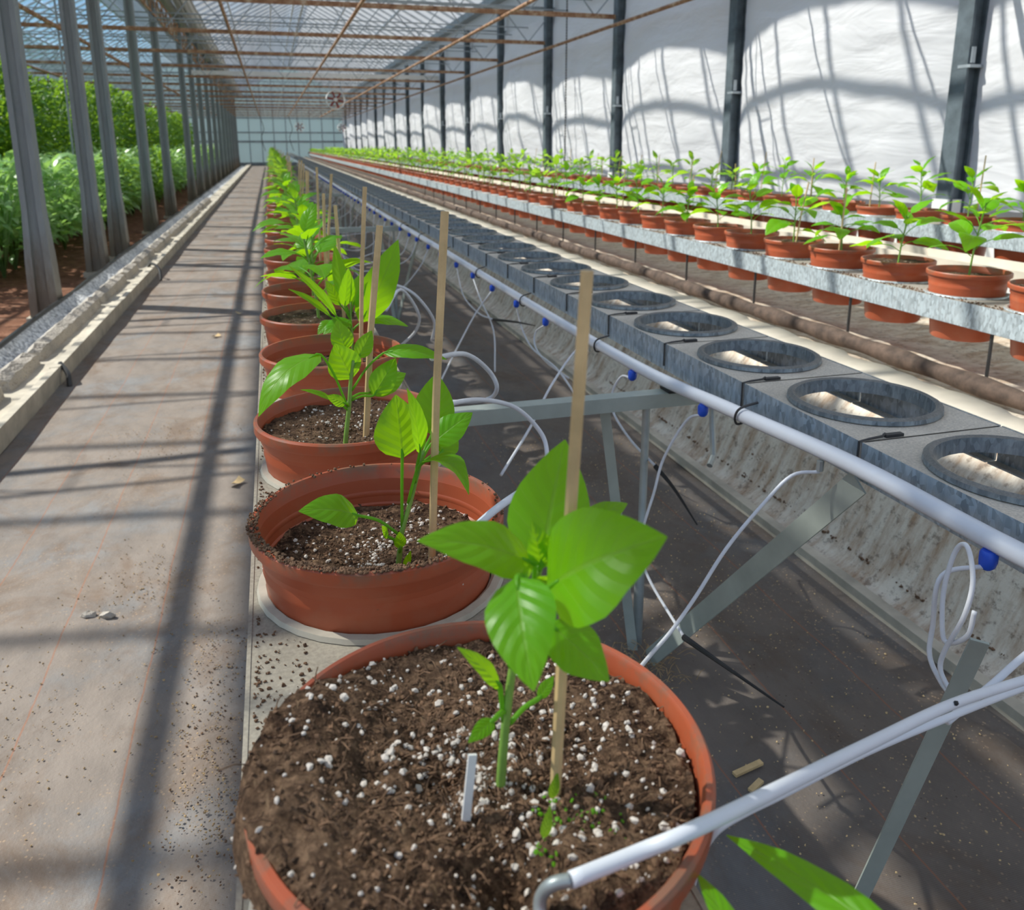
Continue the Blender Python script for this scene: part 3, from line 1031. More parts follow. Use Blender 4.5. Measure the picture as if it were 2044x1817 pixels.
# ------------------------------------------------------------------ pots
PH = .246
def pot_prof(k=1.0, f=1.0):
    return [(.001, .0), (.100 * k, 0), (.104 * k, .006), (.122 * k, .158), (.1245 * k, .196), (.1268 * k, .198), (.1315 * k, .228), (.1385 * k, .2295), (.140 * k, .232), (.140 * k, .2435), (.138 * k, .246), (.1345 * k, .246),
            (.1325 * k, .243), (.131 * k, .215), (.1285 * k, .212), (.1275 * k, .207), (.1285 * k, .204), (.1275 * k, .199), (.1285 * k, .196), (.1272 * k, .191), (.1242 * k, .168), (.100 * k, .012), (.001, .012)]
def pot_mesh(k=1.0, n=64):
    m = MB(); m.lathe(pot_prof(k), n)
    return m.mesh('flower_pot', M['pot'])
def soil_mesh(depth, amp, seed, rr=.1255, rings=14, seg=40, mat='soil', tilt=0):
    m = MB()
    vs = [(0, 0, PH - depth)]
    for i in range(1, rings + 1):
        q = i / rings
        for k in range(seg):
            a = 2 * PI * k / seg
            x, y = rr * q * math.cos(a), rr * q * math.sin(a)
            z = PH - depth + amp * (mnoise.noise((x * 22, y * 22, seed)) + .6 * mnoise.noise((x * 55, y * 55, seed + 9))) * (1 - .4 * q ** 6) - tilt * x
            vs.append((x, y, z))
    fs = [(0, 1 + k, 1 + (k + 1) % seg) for k in range(seg)]
    for i in range(rings - 1):
        for k in range(seg):
            a, b = 1 + i * seg + k, 1 + i * seg + (k + 1) % seg
            fs.append((a, a + seg, b + seg, b))
    m.add(vs, fs)
    return m.mesh('soil', M[mat], 'all')
POT = pot_mesh()
POT_LO = pot_mesh(1.0, 24)
SOILS = [soil_mesh(.016, .010, 1), soil_mesh(.045, .008, 4), soil_mesh(.026, .010, 7), soil_mesh(.030, .007, 11)]
SOILS_LO = [soil_mesh(.016, .008, 1, rings=4, seg=18), soil_mesh(.030, .007, 4, rings=4, seg=18)]
PROTO = {}
def leafy(key, parent, z, rz):
    """near plants: stem > leaves, copied from a few grown plants"""
    if key in PROTO:
        st = copy_tree(PROTO[key], parent)
    else:
        sp, lv = plant_spec(key[0], key[1], key[2])
        st = build_plant(sp, lv, parent)
        PROTO[key] = st
    st.location = (0, 0, z)
    st.rotation_euler = (0, 0, rz)
    return st
FM = {}
def far_foliage(i, size, cls):
    k = (i, size, cls)
    if k not in FM:
        FM[k] = plant_mesh(100 + i, size, 10, 5 if cls else 4, 2 if cls else 1, None, not cls).mesh('plant', [M['foliage'], M['stem']], 'all')
    return FM[k]

GZA, GZC, GZD = .758, .707, .801
A_Y = [.095, .447, .85, 1.205, 1.62, 1.99, 2.36, 2.68, 3.03, 3.37, 3.72]
while A_Y[-1] < 53: A_Y.append(A_Y[-1] + .354)
C_Y = [2.0 + .354 * k for k in range(146)]
D_Y = [3.308 + .354 * k for k in range(142)]
rowA, rowC, rowD = 'potted pepper plants in the bench row beside the aisle', 'potted pepper plants in the middle row on the right', 'potted pepper plants in the back row by the white film'
NA, NC, ND = 104, 106, 90
asoil = {0: 'soil nearly to the rim', 3: 'soil close to the rim under a small yellow-green leaf', 4: 'dark pot interior showing above sunken soil', 5: 'crumbly heaped soil showing behind its neighbour'}
def far_pot(root, near, i):
    link('flower_pot', POT if near else POT_LO, root)
def stake(x, y, z, h, lean, label, group=None, r=.0042):
    m = MB()
    m.tube([(0, 0, -.08), (lean[0] * .5, lean[1] * .5, h * .5), (lean[0], lean[1], h)], r, 8)
    return tag(m.build('bamboo_stake', M['bamboo'], loc=(x, y, z)), label, 'stake', group)

# the gutters: channel plates with round holes
def plate(m, xc, ya, yb, yc, z, hw, r, n=32, lip=.084):
    c = []
    ang = [2 * PI * k / n for k in range(n)]
    for a in ang: c.append((xc + r * math.cos(a), yc + r * math.sin(a), z))
    o = []
    for a in ang:
        dx, dy = math.cos(a), math.sin(a)
        t = 1e9
        if dx > 1e-6: t = min(t, hw / dx)
        if dx < -1e-6: t = min(t, -hw / dx)
        if dy > 1e-6: t = min(t, (yb - yc) / dy)
        if dy < -1e-6: t = min(t, (ya - yc) / dy)
        o.append((xc + dx * t, yc + dy * t, z))
    # snap the nearest boundary point to every corner
    for cx, cy in ((xc - hw, ya), (xc + hw, ya), (xc - hw, yb), (xc + hw, yb)):
        k = min(range(n), key=lambda q: (o[q][0] - cx) ** 2 + (o[q][1] - cy) ** 2)
        o[k] = (cx, cy, z)
    th = .003
    m.add(c + o, [(k, n + k, n + (k + 1) % n, (k + 1) % n) for k in range(n)])
    m.add([(x, y, z - th) for x, y, z in c + o], [((k + 1) % n, n + (k + 1) % n, n + k, k) for k in range(n)])
    for s in (-1, 1):
        m.box((xc + s * (hw + .001), (ya + yb) / 2, z - lip / 2 + .001), (.004, yb - ya, lip))
        m.box((xc + s * (hw - .010), (ya + yb) / 2, z - lip + .001), (.022, yb - ya, .003))
def collar(m, xc, yc, z, r, h=.010, skirt=.03):
    m.lathe([(r - .003, -skirt), (r, -skirt), (r + .003, -.001), (r + .014, .002), (r + .013, h * .7), (r + .005, h), (r - .001, h * .8)], 36, (xc, yc, z), closed=True)
def long_gutter(name, xc, ys, z, hw, r, mt, label):
    root = thing(name, (xc, 0, z), label, 'gutter')
    m, m2 = MB(), MB()
    for i, y in enumerate(ys):
        ya = (ys[i - 1] + y) / 2 if i else y - .18
        yb = (ys[i + 1] + y) / 2 if i < len(ys) - 1 else y + .18
        plate(m, 0, ya, yb, y, 0, hw, r)
        m2.lathe([(r - .002, -.012), (r, -.012), (r + .002, -.001), (r + .013, .001), (r + .011, .006), (r + .003, .007), (r - .001, .004)], 32, (0, y, 0), closed=True)
    m.build('channel', mt, root, smooth=False)
    m2.build('hole_rims', M['dust_rim'] if mt == M['galv_aisle'] else mt, root)
    return root
long_gutter('bench_gutter', .093, A_Y, GZA, .143, .1255, M['galv_aisle'], 'sandy metal bench gutter beside the aisle carrying the nearest row of pots')
long_gutter('bench_gutter', 2.41, C_Y, GZC, .145, .1255, M['galv'], 'shiny galvanised gutter carrying the middle row of terracotta pots')
long_gutter('bench_gutter', 3.70, D_Y, GZD, .145, .1255, M['galv'], 'galvanised gutter carrying the back row of pots by the white film')

# ---- row A
def near_soil(depth, amp, seed, rr, spill=None, pits=(), rings=64, seg=150):
    m = MB()
    vs = []
    for i in range(rings + 1):
        q = i / rings
        for k in range(seg):
            a = 2 * PI * k / seg
            r_ = rr * q
            over = spill(a) if spill else 0
            if q > .8: r_ += over * (q - .8) / .2
            x, y = r_ * math.cos(a), r_ * math.sin(a)
            z = PH - depth + amp * (1.1 * mnoise.noise((x * 16, y * 16, seed)) + .8 * mnoise.noise((x * 45, y * 45, seed + 3)) + .5 * mnoise.noise((x * 110, y * 110, seed + 5)) + .3 * mnoise.noise((x * 240, y * 240, seed + 6)))
            if over > .002:
                g_ = min(1, over / .018)
                t1 = min(1, max(0, (q - .45) / .42)); t2 = max(0, (q - .945) / .055)
                z += g_ * (.024 * t1 * t1 * (3 - 2 * t1) - .040 * t2 * t2) + g_ * .004 * mnoise.noise((x * 60, y * 60, 3))
            for px, py, pr, pd in pits:
                e = ((x - px) ** 2 + (y - py) ** 2) / (pr * pr)
                z -= pd * math.exp(-e * 1.4)
            vs.append((x, y, z))
    fs = []
    for i in range(rings):
        for k in range(seg):
            a, b = i * seg + k, i * seg + (k + 1) % seg
            fs.append((a, a + seg, b + seg, b))
    m.add(vs, fs)
    return m, vs
def scatter(parent, vs, n_c, n_p, rnd, lo=.0012, hi=.0048):
    a, b = MB(), MB()
    for _ in range(n_c):
        p = rnd.choice(vs)
        a.ico((p[0], p[1], p[2] + .0003), rnd.uniform(lo, hi) * rnd.uniform(.4, .75), rnd, (1, rnd.uniform(.4, 1), rnd.uniform(.4, 1)), jit=.4)
    cl = [rnd.choice(vs) for _ in range(26)]
    for _ in range(n_p):
        p = rnd.choice(vs)
        if rnd.random() < .45:
            c = rnd.choice(cl)
            p = min((rnd.choice(vs) for _ in range(60)), key=lambda v: (v[0] - c[0]) ** 2 + (v[1] - c[1]) ** 2)
        b.ico((p[0], p[1], p[2] + .0004), lo * .8 + (hi * .85 - lo * .8) * rnd.random() ** 1.7, rnd, (1, rnd.uniform(.6, 1), rnd.uniform(.6, 1)), jit=.25)
    tag(a.build('soil_crumbs', M['crumb'], parent, False), kind='stuff')
    tag(b.build('perlite', M['perlite'], parent, False), kind='stuff')
def twigs(parent, vs, n, rnd):
    a = MB()
    for _ in range(n):
        p = Vector(rnd.choice(vs))
        an = rnd.random() * 6.28
        l = rnd.uniform(.006, .018)
        d = Vector((math.cos(an), math.sin(an), rnd.uniform(-.2, .5))) * l
        a.tube([p, p + d * .5 + Vector((0, 0, .002)), p + d], .0005, 3)
    tag(a.build('peat_fibres', M['crumb'], parent, False), kind='stuff')

SPEC = {
 'P1': dict(at=[0.1151, 0.4222, 0.842], stem=[[0.0, 0.0, 0.0], [0.0041, 0.0, 0.0507], [0.0099, 0.0, 0.092], [0.0209, 0.0, 0.1277], [0.0249, 0.0, 0.1472]], leaves=[
   ([0.0212, 0.0, 0.126],[0.0192, -0.03, 0.15],[0.0691, -0.075, 0.1969],0.0667,(-0.25, -0.6, 0.75),0.3,0.1),
   ([0.0218, 0.0, 0.1343],[0.0282, 0.01, 0.1397],[0.0598, 0.055, 0.2044],0.0550,(-0.15, -0.75, 0.65),0.22,-0.06),
   ([0.0218, 0.0, 0.131],[0.0195, -0.005, 0.1514],[-0.052, -0.02, 0.1848],0.0367,(0.1, -0.55, 0.85),0.25,0.1),
   ([0.0212, 0.0, 0.126],[0.0015, -0.03, 0.1601],[-0.0059, -0.085, 0.1283],0.0403,(-0.35, -0.65, 0.5),0.25,0.1),
   ([0.0187, 0.0, 0.1213],[0.0204, -0.03, 0.1276],[0.048, -0.055, 0.1019],0.0360,(0.1, -0.45, 0.85),0.2,0.05),
   ([0.024, 0.0, 0.144],[0.0722, 0.05, 0.145],[0.1131, 0.07, 0.1454],0.0177,(0, -0.5, 0.85),0.2,0.05),
   ([0.006, 0.0, 0.0823],[-0.0065, -0.025, 0.1284],[-0.0033, -0.02, 0.1471],0.0149,(-0.7, -0.6, 0.2),0.35,0.0),
   ([0.0018, -0.0, 0.0439],[-0.0004, 0.0, 0.0688],[-0.0288, -0.01, 0.1083],0.0136,(0.5, -0.6, 0.6),0.3,0.05),
   ([0.0034, 0.0, 0.0508],[-0.0073, -0.01, 0.0547],[-0.0264, -0.025, 0.0548],0.0108,(0.1, -0.5, 0.85),0.25,0.05),
   ([0.006, 0.0, 0.0412],[0.028, 0.01, 0.0472],[0.0416, 0.02, 0.0541],0.0088,(0.1, -0.5, 0.8),0.3,0.05),
   ([0.0243, 0.0, 0.144],[0.0239, -0.005, 0.15],[0.0197, 0.0, 0.1774],0.0187,(0.1, -0.8, 0.5),0.45,0.05),
   ([0.0243, 0.0, 0.144],[0.0271, 0.0, 0.1485],[0.0297, -0.01, 0.1728],0.0152,(-0.3, -0.7, 0.5),0.4,0.05),
   ([0.0225, 0.0, 0.1309],[0.0208, -0.01, 0.1335],[0.0201, -0.03, 0.1577],0.0125,(0, -0.5, 0.8),0.3,0.1),
 ]),
 'P2': dict(at=[0.104, 0.8006, 0.79], stem=[[0.0, 0.0, 0.0], [0.0037, 0.0, 0.0291], [0.0057, -0.0, 0.0435], [0.0159, 0.0, 0.077], [0.0249, 0.0, 0.1102], [0.0308, 0.0, 0.1321]], leaves=[
   ([0.0024, 0.0, 0.0393],[-0.0402, -0.01, 0.0718],[-0.1, -0.03, 0.0939],0.0392,(0.0, -0.6, 0.8),0.2,0.12),
   ([0.0057, -0.0, 0.0435],[0.0083, 0.0, 0.1262],[0.0052, 0.01, 0.1932],0.0550,(0.15, -0.95, 0.3),0.12,0.02),
   ([0.0207, 0.0, 0.0936],[0.0253, -0.01, 0.1337],[0.0124, -0.02, 0.2084],0.0284,(0.6, -0.7, 0.2),0.5,0.04),
   ([0.0249, 0.0, 0.1102],[0.0457, 0.03, 0.1379],[0.0584, 0.06, 0.1986],0.0470,(-0.1, -0.9, 0.4),0.2,0.0),
   ([0.0266, 0.0, 0.1157],[0.0419, 0.01, 0.1357],[0.0891, 0.02, 0.1624],0.0348,(-0.35, -0.7, 0.6),0.2,0.04),
   ([0.0131, 0.0, 0.0745],[0.0261, -0.01, 0.1225],[0.0679, -0.05, 0.099],0.0411,(0.45, -0.3, 0.85),0.5,0.28),
   ([0.0266, 0.0, 0.1157],[0.0533, 0.02, 0.1193],[0.074, 0.05, 0.1387],0.0343,(0.2, -0.8, 0.5),0.2,0.0),
   ([0.0019, 0.0, 0.0264],[-0.0106, -0.01, 0.0437],[-0.0181, -0.02, 0.0622],0.0111,(0, -0.6, 0.8),0.2,0.0),
   ([0.0017, 0.0, 0.0176],[0.0021, -0.01, 0.0285],[0.0005, -0.015, 0.0504],0.0134,(0, -0.9, 0.3),0.2,0.0),
   ([0.0029, -0.01, 0.002],[0.0057, -0.01, 0.0045],[0.0112, -0.02, 0.0294],0.0079,(0, -0.8, 0.6),0.2,0.0),
 ]),
 'P3': dict(at=[0.0775, 1.126, 0.822], stem=[[0.0, 0.0, 0.0], [0.0074, 0.0, 0.0522], [0.0112, 0.0, 0.0891], [0.016, 0.0, 0.1181]], leaves=[
   ([0.0058, 0.0, 0.0486],[-0.0291, -0.02, 0.1351],[-0.1142, -0.07, 0.0703],0.0559,(-0.35, -0.45, 0.8),0.15,0.18),
   ([0.0088, 0.0, 0.067],[0.0127, 0.0, 0.0912],[-0.0083, 0.0, 0.1445],0.0490,(0.1, -0.95, 0.2),0.1,0.0),
   ([0.0098, 0.0, 0.0595],[0.0419, 0.0, 0.0641],[0.0787, 0.02, 0.112],0.0391,(0.2, -0.8, 0.5),0.25,0.05),
   ([0.0119, 0.0, 0.0742],[0.0597, 0.01, 0.1234],[0.1462, -0.02, 0.115],0.0301,(0.0, -0.55, 0.85),0.3,0.1),
   ([0.01, 0.0, 0.0632],[0.037, 0.02, 0.0623],[0.0971, 0.05, 0.0797],0.0420,(0.1, -0.6, 0.8),0.2,0.05),
   ([0.0056, 0.0, 0.0449],[-0.0151, -0.01, 0.0648],[-0.0584, -0.02, 0.0875],0.0118,(0, -0.5, 0.9),0.3,0.08),
   ([0.0073, 0.0, 0.0507],[0.0012, -0.02, 0.062],[-0.0246, -0.03, 0.079],0.0176,(-0.1, -0.7, 0.6),0.1,0.0),
   ([0.0148, 0.0, 0.1072],[0.0078, 0.02, 0.1284],[-0.002, 0.03, 0.1707],0.0329,(-0.2, -0.8, 0.5),0.2,0.05),
   ([0.0148, 0.0, 0.1072],[0.024, 0.01, 0.1186],[0.0457, 0.02, 0.1553],0.0269,(0.1, -0.8, 0.5),0.3,0.05),
 ]),
 'P4': dict(at=[0.1442, 1.7336, 0.786], stem=[[0.0, 0.0, 0.0], [0.0001, 0.0, 0.0502], [-0.0015, -0.0, 0.0834], [0.0004, -0.0, 0.127]], leaves=[
   ([-0.0007, -0.0, 0.0558],[0.0173, -0.0, 0.0768],[0.1106, 0.03, 0.2504],0.0881,(0.45, -0.85, 0.2),0.25,0.05),
   ([-0.0015, -0.0, 0.0834],[-0.0121, 0.0, 0.1276],[-0.0264, 0.01, 0.2464],0.0357,(-0.4, -0.85, 0.2),0.3,0.0),
   ([-0.0004, 0.0, 0.0613],[-0.0319, -0.02, 0.098],[-0.1242, -0.05, 0.2142],0.0287,(-0.1, -0.5, 0.85),0.4,0.06),
   ([-0.0007, -0.0, 0.0558],[-0.0436, -0.01, 0.0967],[-0.1269, -0.03, 0.1631],0.0244,(0.0, -0.5, 0.85),0.4,0.06),
   ([-0.0004, 0.0, 0.0613],[0.0313, 0.01, 0.0794],[0.122, 0.0, 0.0625],0.0387,(0.1, -0.4, 0.9),0.25,0.1),
   ([-0.0012, 0.0, 0.0669],[-0.0032, -0.02, 0.0876],[-0.0631, -0.05, 0.0677],0.0445,(-0.1, -0.5, 0.85),0.3,0.1),
   ([-0.0015, -0.0, 0.0834],[-0.0135, -0.01, 0.1166],[-0.0024, -0.01, 0.1984],0.0422,(0.5, -0.8, 0.2),0.3,0.02),
   ([-0.001, -0.0, 0.0943],[0.0052, 0.0, 0.1158],[0.0262, 0.0, 0.1851],0.0404,(-0.3, -0.85, 0.3),0.3,0.03),
   ([-0.0007, -0.0, 0.0558],[-0.0447, -0.02, 0.0901],[-0.0734, -0.03, 0.0639],0.0287,(0.0, -0.5, 0.85),0.3,0.03),
   ([-0.0015, -0.0, 0.0834],[-0.0203, 0.01, 0.1154],[-0.0483, 0.02, 0.1692],0.0292,(0.2, -0.8, 0.4),0.2,0.02),
 ]),
}
def spec_plant(key, root, r0):
    sp = SPEC[key]
    off = Vector(sp['at']) - Vector(root.location)
    lv = [(a, b, c, w, n, f, ar) for (a, b, c, w, n, f, ar) in sp['leaves']]
    stem = [(0, 0, -.03)] + [tuple(p) for p in sp['stem']]
    return build_plant(stem, lv, root, r0, off)

# pot nearest the camera
p1 = thing('potted_pepper_plant', (.107, .440, .854 - PH), 'nearest potted pepper plant, big bright leaves, soil heaped over the left rim', 'potted plant', rowA)
link('flower_pot', pot_mesh(1.06, 96), p1)
def spill1(a):
    d = (a - math.radians(172) + PI) % (2 * PI) - PI
    return .021 * math.exp(-(d / .80) ** 2)
mb, vs1 = near_soil(.014, .0065, 3, .136, spill1, ((-.004, -.082, .025, .040), (-.025, .0, .024, .014), (.06, .01, .03, .008)))
s1 = mb.build('soil', M['peat'], p1, 'all')
scatter(s1, vs1, 4200, 900, random.Random(3), .0009, .0042)
twigs(s1, vs1, 700, random.Random(5))
spec_plant('P1', p1, .0031)
# tiny weed seedlings in the first pot
for (x, y, h, l) in ((.142, .402, .018, 'tiny green seedling beside the foot of the nearest bamboo stake'), (.128, .375, .022, 'tiny green seedling with one slender leaf near the dark hole in the nearest pot')):
    m = MB(); add_leaf(m, (0, 0, 0), (.004, .0, h), .007, (-.2, -.9, .3), .3, .05, 6, 2)
    tag(m.build('seedling', M['foliage'], None, 'all', (x, y, .840)), l, 'seedling')
m = MB()
rnd = random.Random(8)
for _ in range(90):
    a, q = rnd.random() * 6.28, rnd.random() ** .6 * .03
    m.ico((.149 + q * math.cos(a), .375 + q * math.sin(a), .840 + rnd.uniform(0, .003)), rnd.uniform(.0007, .0019), rnd, (1, 1, .5))
tag(m.build('moss', M['foliage'], None, False), 'patch of tiny yellow-green moss on the soil of the nearest pot', 'moss', kind='stuff')
m = MB(); m.bar((.087, .402, .834), (.094, .410, .877), .0052, .0022, side=(1, 0, 0))
tag(m.build('plant_label', M['white']), 'small white plant label stuck in the soil of the nearest pot', 'plant label')

# second pot
p2 = thing('potted_pepper_plant', (.091, .85, .838 - PH), 'second potted pepper plant in the aisle row, soil sunk far below the rim', 'potted plant', rowA)
link('flower_pot', pot_mesh(1.0, 96), p2)
mb, vs2 = near_soil(.050, .0055, 13, .126, None, (), 44, 110)
s2 = mb.build('soil', M['peat'], p2, 'all')
scatter(s2, vs2, 2000, 460, random.Random(13), .0009, .0040)
spec_plant('P2', p2, .0030)
rimc = MB()
rnd = random.Random(4)
for _ in range(900):
    a = rnd.gauss(math.radians(238), .85)
    q = rnd.uniform(.130, .141)
    rimc.ico((q * math.cos(a), q * math.sin(a), PH + .001), rnd.uniform(.0007, .002), rnd)
tag(rimc.build('soil_on_rim', M['crumb'], p2, False), kind='stuff')
p3 = thing('potted_pepper_plant', (.090, 1.205, .838 - PH), 'third potted pepper plant in the aisle row with a large drooping left leaf', 'potted plant', rowA)
link('flower_pot', pot_mesh(1.0, 96), p3)
mb, vs3 = near_soil(.022, .006, 23, .129, None, (), 40, 100)
s3 = mb.build('soil', M['peat'], p3, 'all')
scatter(s3, vs3, 1600, 240, random.Random(23), .0012, .0036)
spec_plant('P3', p3, .0034)
p4 = thing('potted_pepper_plant', (.093, 1.62, .838 - PH), 'fourth potted pepper plant in the aisle row with a tall upright dark green leaf', 'potted plant', rowA)
link('flower_pot', POT, p4)
link('soil', SOILS[1], p4)
spec_plant('P4', p4, .0032)
# the pot below the camera, whose leaf reaches into the corner of the photo
p0 = thing('potted_pepper_plant', (.093, .095, .838 - PH), 'potted pepper plant at the bottom right corner, only blurred leaf tips showing', 'potted plant', rowA)
link('flower_pot', POT, p0)
link('soil', SOILS[0], p0)
zb = PH
build_plant([(0, 0, .19), (.02, .01, .24), (.03, .02, .27)],
            [((.03, .02, .27), (.182, .140, .263), (.144, .259, .240), .024, (-.1, -.3, .95), .3, .06), ((.03, .02, .26), (.10, .16, .262), (.112, .237, .244), .016, (0, -.3, .9), .3, .05),
             ((.03, .02, .26), (-.02, -.02, .27), (-.08, -.05, .28), .05, (0, 0, 1), .2, .1)], p0, .004)
SZ = {}
for i in range(5, NA + 1):
    y = A_Y[i]
    near = i < 17
    lab = '%s potted pepper plant from the camera in the aisle row%s' % (ORD[i - 1], ', soil crumbly' if i == 5 else '') if i < 21 else \
          'small potted pepper plant far down the bench row beside the aisle'
    rt_ = thing('potted_pepper_plant', (.093 + R.uniform(-.004, .004), y, .838 - PH + R.uniform(-.004, .004)), lab, 'potted plant', rowA, R.random() * 6.28)
    link('flower_pot', POT if near else POT_LO, rt_)
    so_ = SOILS[(0, 1, 2, 3, 1)[i % 5]] if near else SOILS_LO[i % 2]
    link('soil', so_, rt_)
    if near:
        leafy(((1, 1.45, 10), (2, 1.35, 11), (3, 1.5, 10), (4, 1.3, 12))[i % 4], rt_, PH - .03, R.random() * 6.28)
    else:
        link('plant', far_foliage(i % 5, 1.55, i < 45), rt_, (0, 0, PH - .03))
# stakes of row A
stake(.1431, .4055, .84, .330, (.0166, 0), 'nearest bamboo stake, standing in the soil of the nearest pot', 'bamboo stakes', .0038)
stake(.1362, .7968, .79, .382, (.0258, 0), 'second bamboo stake from the camera, leaning right in the sunken soil', 'bamboo stakes', .0042)
stake(.1029, 1.1512, .82, .306, (.038, 0), 'third bamboo stake, leaning beside the pot with the drooping left leaf', 'bamboo stakes', .0048)
for i in range(4, NA + 1):
    if i > 30 and i % 2: continue
    lab = '%s bamboo stake from the camera in the aisle row' % ORD[i - 1].capitalize() if i < 18 else 'thin bamboo stake in a pot far down the aisle row'
    stake(.125 + R.uniform(-.02, .03), A_Y[i] + R.uniform(-.03, .03), .815, R.uniform(.28, .35), (R.uniform(-.01, .04), R.uniform(-.02, .02)), lab.lower(), 'bamboo stakes', .0042)

# ---- rows C and D
def far_row(xc, ys, zrim, n, nnear, names, grp, where, seed):
    r = random.Random(seed)
    for i in range(n):
        near = i < nnear
        lab = ('%s potted pepper plant from the right in the %s' % (ORD[i], where)) if i < 22 else 'small potted pepper plant far down the %s' % where
        o = thing('potted_pepper_plant', (xc + r.uniform(-.006, .006), ys[i], zrim - PH + r.uniform(-.004, .004)), lab, 'potted plant', grp, r.random() * 6.28)
        link('flower_pot', POT if near or i < 40 else POT_LO, o)
        link('soil', SOILS[(0, 2)[i % 2]] if near else SOILS_LO[0], o)
        if near:
            leafy(((1, 1.75, 11), (2, 1.6, 12), (3, 1.8, 11), (4, 1.5, 13))[(i * 3 + seed) % 4], o, PH - .02, r.random() * 6.28)
        else:
            link('plant', far_foliage((i * 3 + seed) % 5, 1.8 if seed == 2 else 1.6, i < 40), o, (0, 0, PH - .02))
        if (i < 26 and r.random() < .6) or (i >= 26 and r.random() < .25):
            stake(xc + r.uniform(-.05, .05), ys[i] + r.uniform(-.05, .05), zrim - .02, r.uniform(.22, .36), (r.uniform(-.04, .05), r.uniform(-.06, .02)),
                  'thin cane in the %s pot from the right, %s' % (ORD[i], where.replace(' on the right', '')) if i < 22 else 'thin cane in a far pot of the %s' % where, 'canes in the rows on the right', .0036)
far_row(2.41, C_Y, .791, NC, 14, None, rowC, 'middle row on the right', 2)
far_row(3.70, D_Y, .862, ND, 8, None, rowD, 'back row by the white film', 3)
# what is too far away to count
def distant(xc, ys, zrim, m, size):
    src = [plant_mesh(100 + k, size, 9, 3, 1, None, True) for k in range(3)]
    for i, y in enumerate(ys):
        m.lathe([(.10, -PH), (.13, -.03), (.141, -.025), (.141, 0), (.132, 0), (.128, -.02), (.001, -.018)], 14, (xc, y, zrim), mi=2)
        s = src[i % 3]
        a = R.random() * 6.28
        ca, sa = math.cos(a), math.sin(a)
        o = len(m.v)
        m.v.extend([(xc + p[0] * ca - p[1] * sa, y + p[0] * sa + p[1] * ca, zrim - .02 + p[2]) for p in s.v])
        m.f.extend([tuple(q + o for q in f) for f in s.f]); m.mi.extend(s.mi)
        for k, u in s.uv.items(): m.uv[k + o] = u
m = MB()
distant(.093, A_Y[NA + 1:], .838, m, 1.55)
distant(2.41, C_Y[NC:], .791, m, 1.55)
distant(3.70, D_Y[ND:], .862, m, 1.4)
tag(m.build('distant_potted_plants', [M['foliage'], M['stem'], M['pot']], None, 'all'), 'potted pepper plants at the far end of the three rows, too far off to count', 'potted plants', kind='stuff')

# ---- row B: empty gutter, one section per hole
GXB, GZB = 1.052, .758
def make_section():
    root = thing('gutter_section', (0, 0, 0), '', 'gutter section', 'empty gutter sections with round holes')
    m = MB(); plate(m, 0, -.1745, .1745, 0, 0, .143, .124, lip=.066)
    m.build('channel', M['galv_dusty'], root, smooth=False)
    m = MB(); collar(m, 0, 0, 0, .124, .014, .014)
    m.build('hole_rim', M['rim_dark'], root)
    m = MB()
    m.tube([(-.149, -.176, -.055), (-.149, -.176, .002), (-.13, -.176, .004), (-.10, -.171, .004), (-.09, -.166, .006)], .0022, 6)
    m.box((-.075, -.168, .003), (.035, .010, .005))
    m.build('joint_clip', M['wire'], root)
    return root
sec = make_section()
NB = 98
for i in range(NB):
    o = sec if i == 0 else copy_tree(sec)
    o.location = (GXB, .524 + .354 * i, GZB)
    o['label'] = ('dusty empty gutter section with a round hole, just past the right edge' if i == 0 else
                  'dusty empty gutter section with a round hole, %s from the right edge' % ORD[i - 1] if i < 22 else 'dusty empty gutter section far down the row of round holes')
    tag(o)
m = MB()
y = .524 + .354 * NB
while y < 53.5:
    plate(m, GXB, y - .1745, y + .1745, y, GZB, .143, .124, 16)
    y += .354
tag(m.build('distant_gutter_sections', M['galv_dusty'], None, False), 'far end of the empty gutter, its holes too small to count', 'gutter', kind='stuff')

# ---- drip pipe under the front of the empty gutter, with its wire hooks
PP = [(.885, .2, .768), (.877, .45, .754), (.870, .71, .737), (.867, 1.02, .736), (.862, 1.38, .714), (.856, 1.84, .690), (.846, 2.83, .689), (.836, 4.25, .698), (.826, 7.1, .700), (.82, 20, .70), (.82, 53, .70)]
pipe = thing('drip_pipe', (.82, .2, .70), 'long white drip pipe running along the front of the empty gutter', 'pipe')
m = MB(); m.tube([(x - .82, y - .2, z - .70) for x, y, z in smooth_path(PP, 6)], .0145, 12)
m.build('pipe_run', M['pvc'], pipe, 'all')
def pipe_at(y):
    for a, b in zip(PP, PP[1:]):
        if a[1] <= y <= b[1]:
            t = (y - a[1]) / (b[1] - a[1])
            return Vector(a).lerp(Vector(b), t)
    return Vector(PP[-1])
for y in (1.33, 2.05, 2.75, 3.4, 4.1, 4.8, 5.5, 6.9, 8.3):
    p = pipe_at(y)
    m = MB()
    m.tube(smooth_path([(p.x + .02, y - .01, p.z + .03), (p.x - .012, y, p.z + .018), (p.x - .018, y + .008, p.z - .002), (p.x - .008, y + .015, p.z - .02), (p.x + .01, y + .02, p.z - .02)], 4), .0025, 6)
    h = m.build('wire_hook', M['wire'], pipe)
    for v in h.data.vertices: v.co -= Vector((.82, .2, .70))

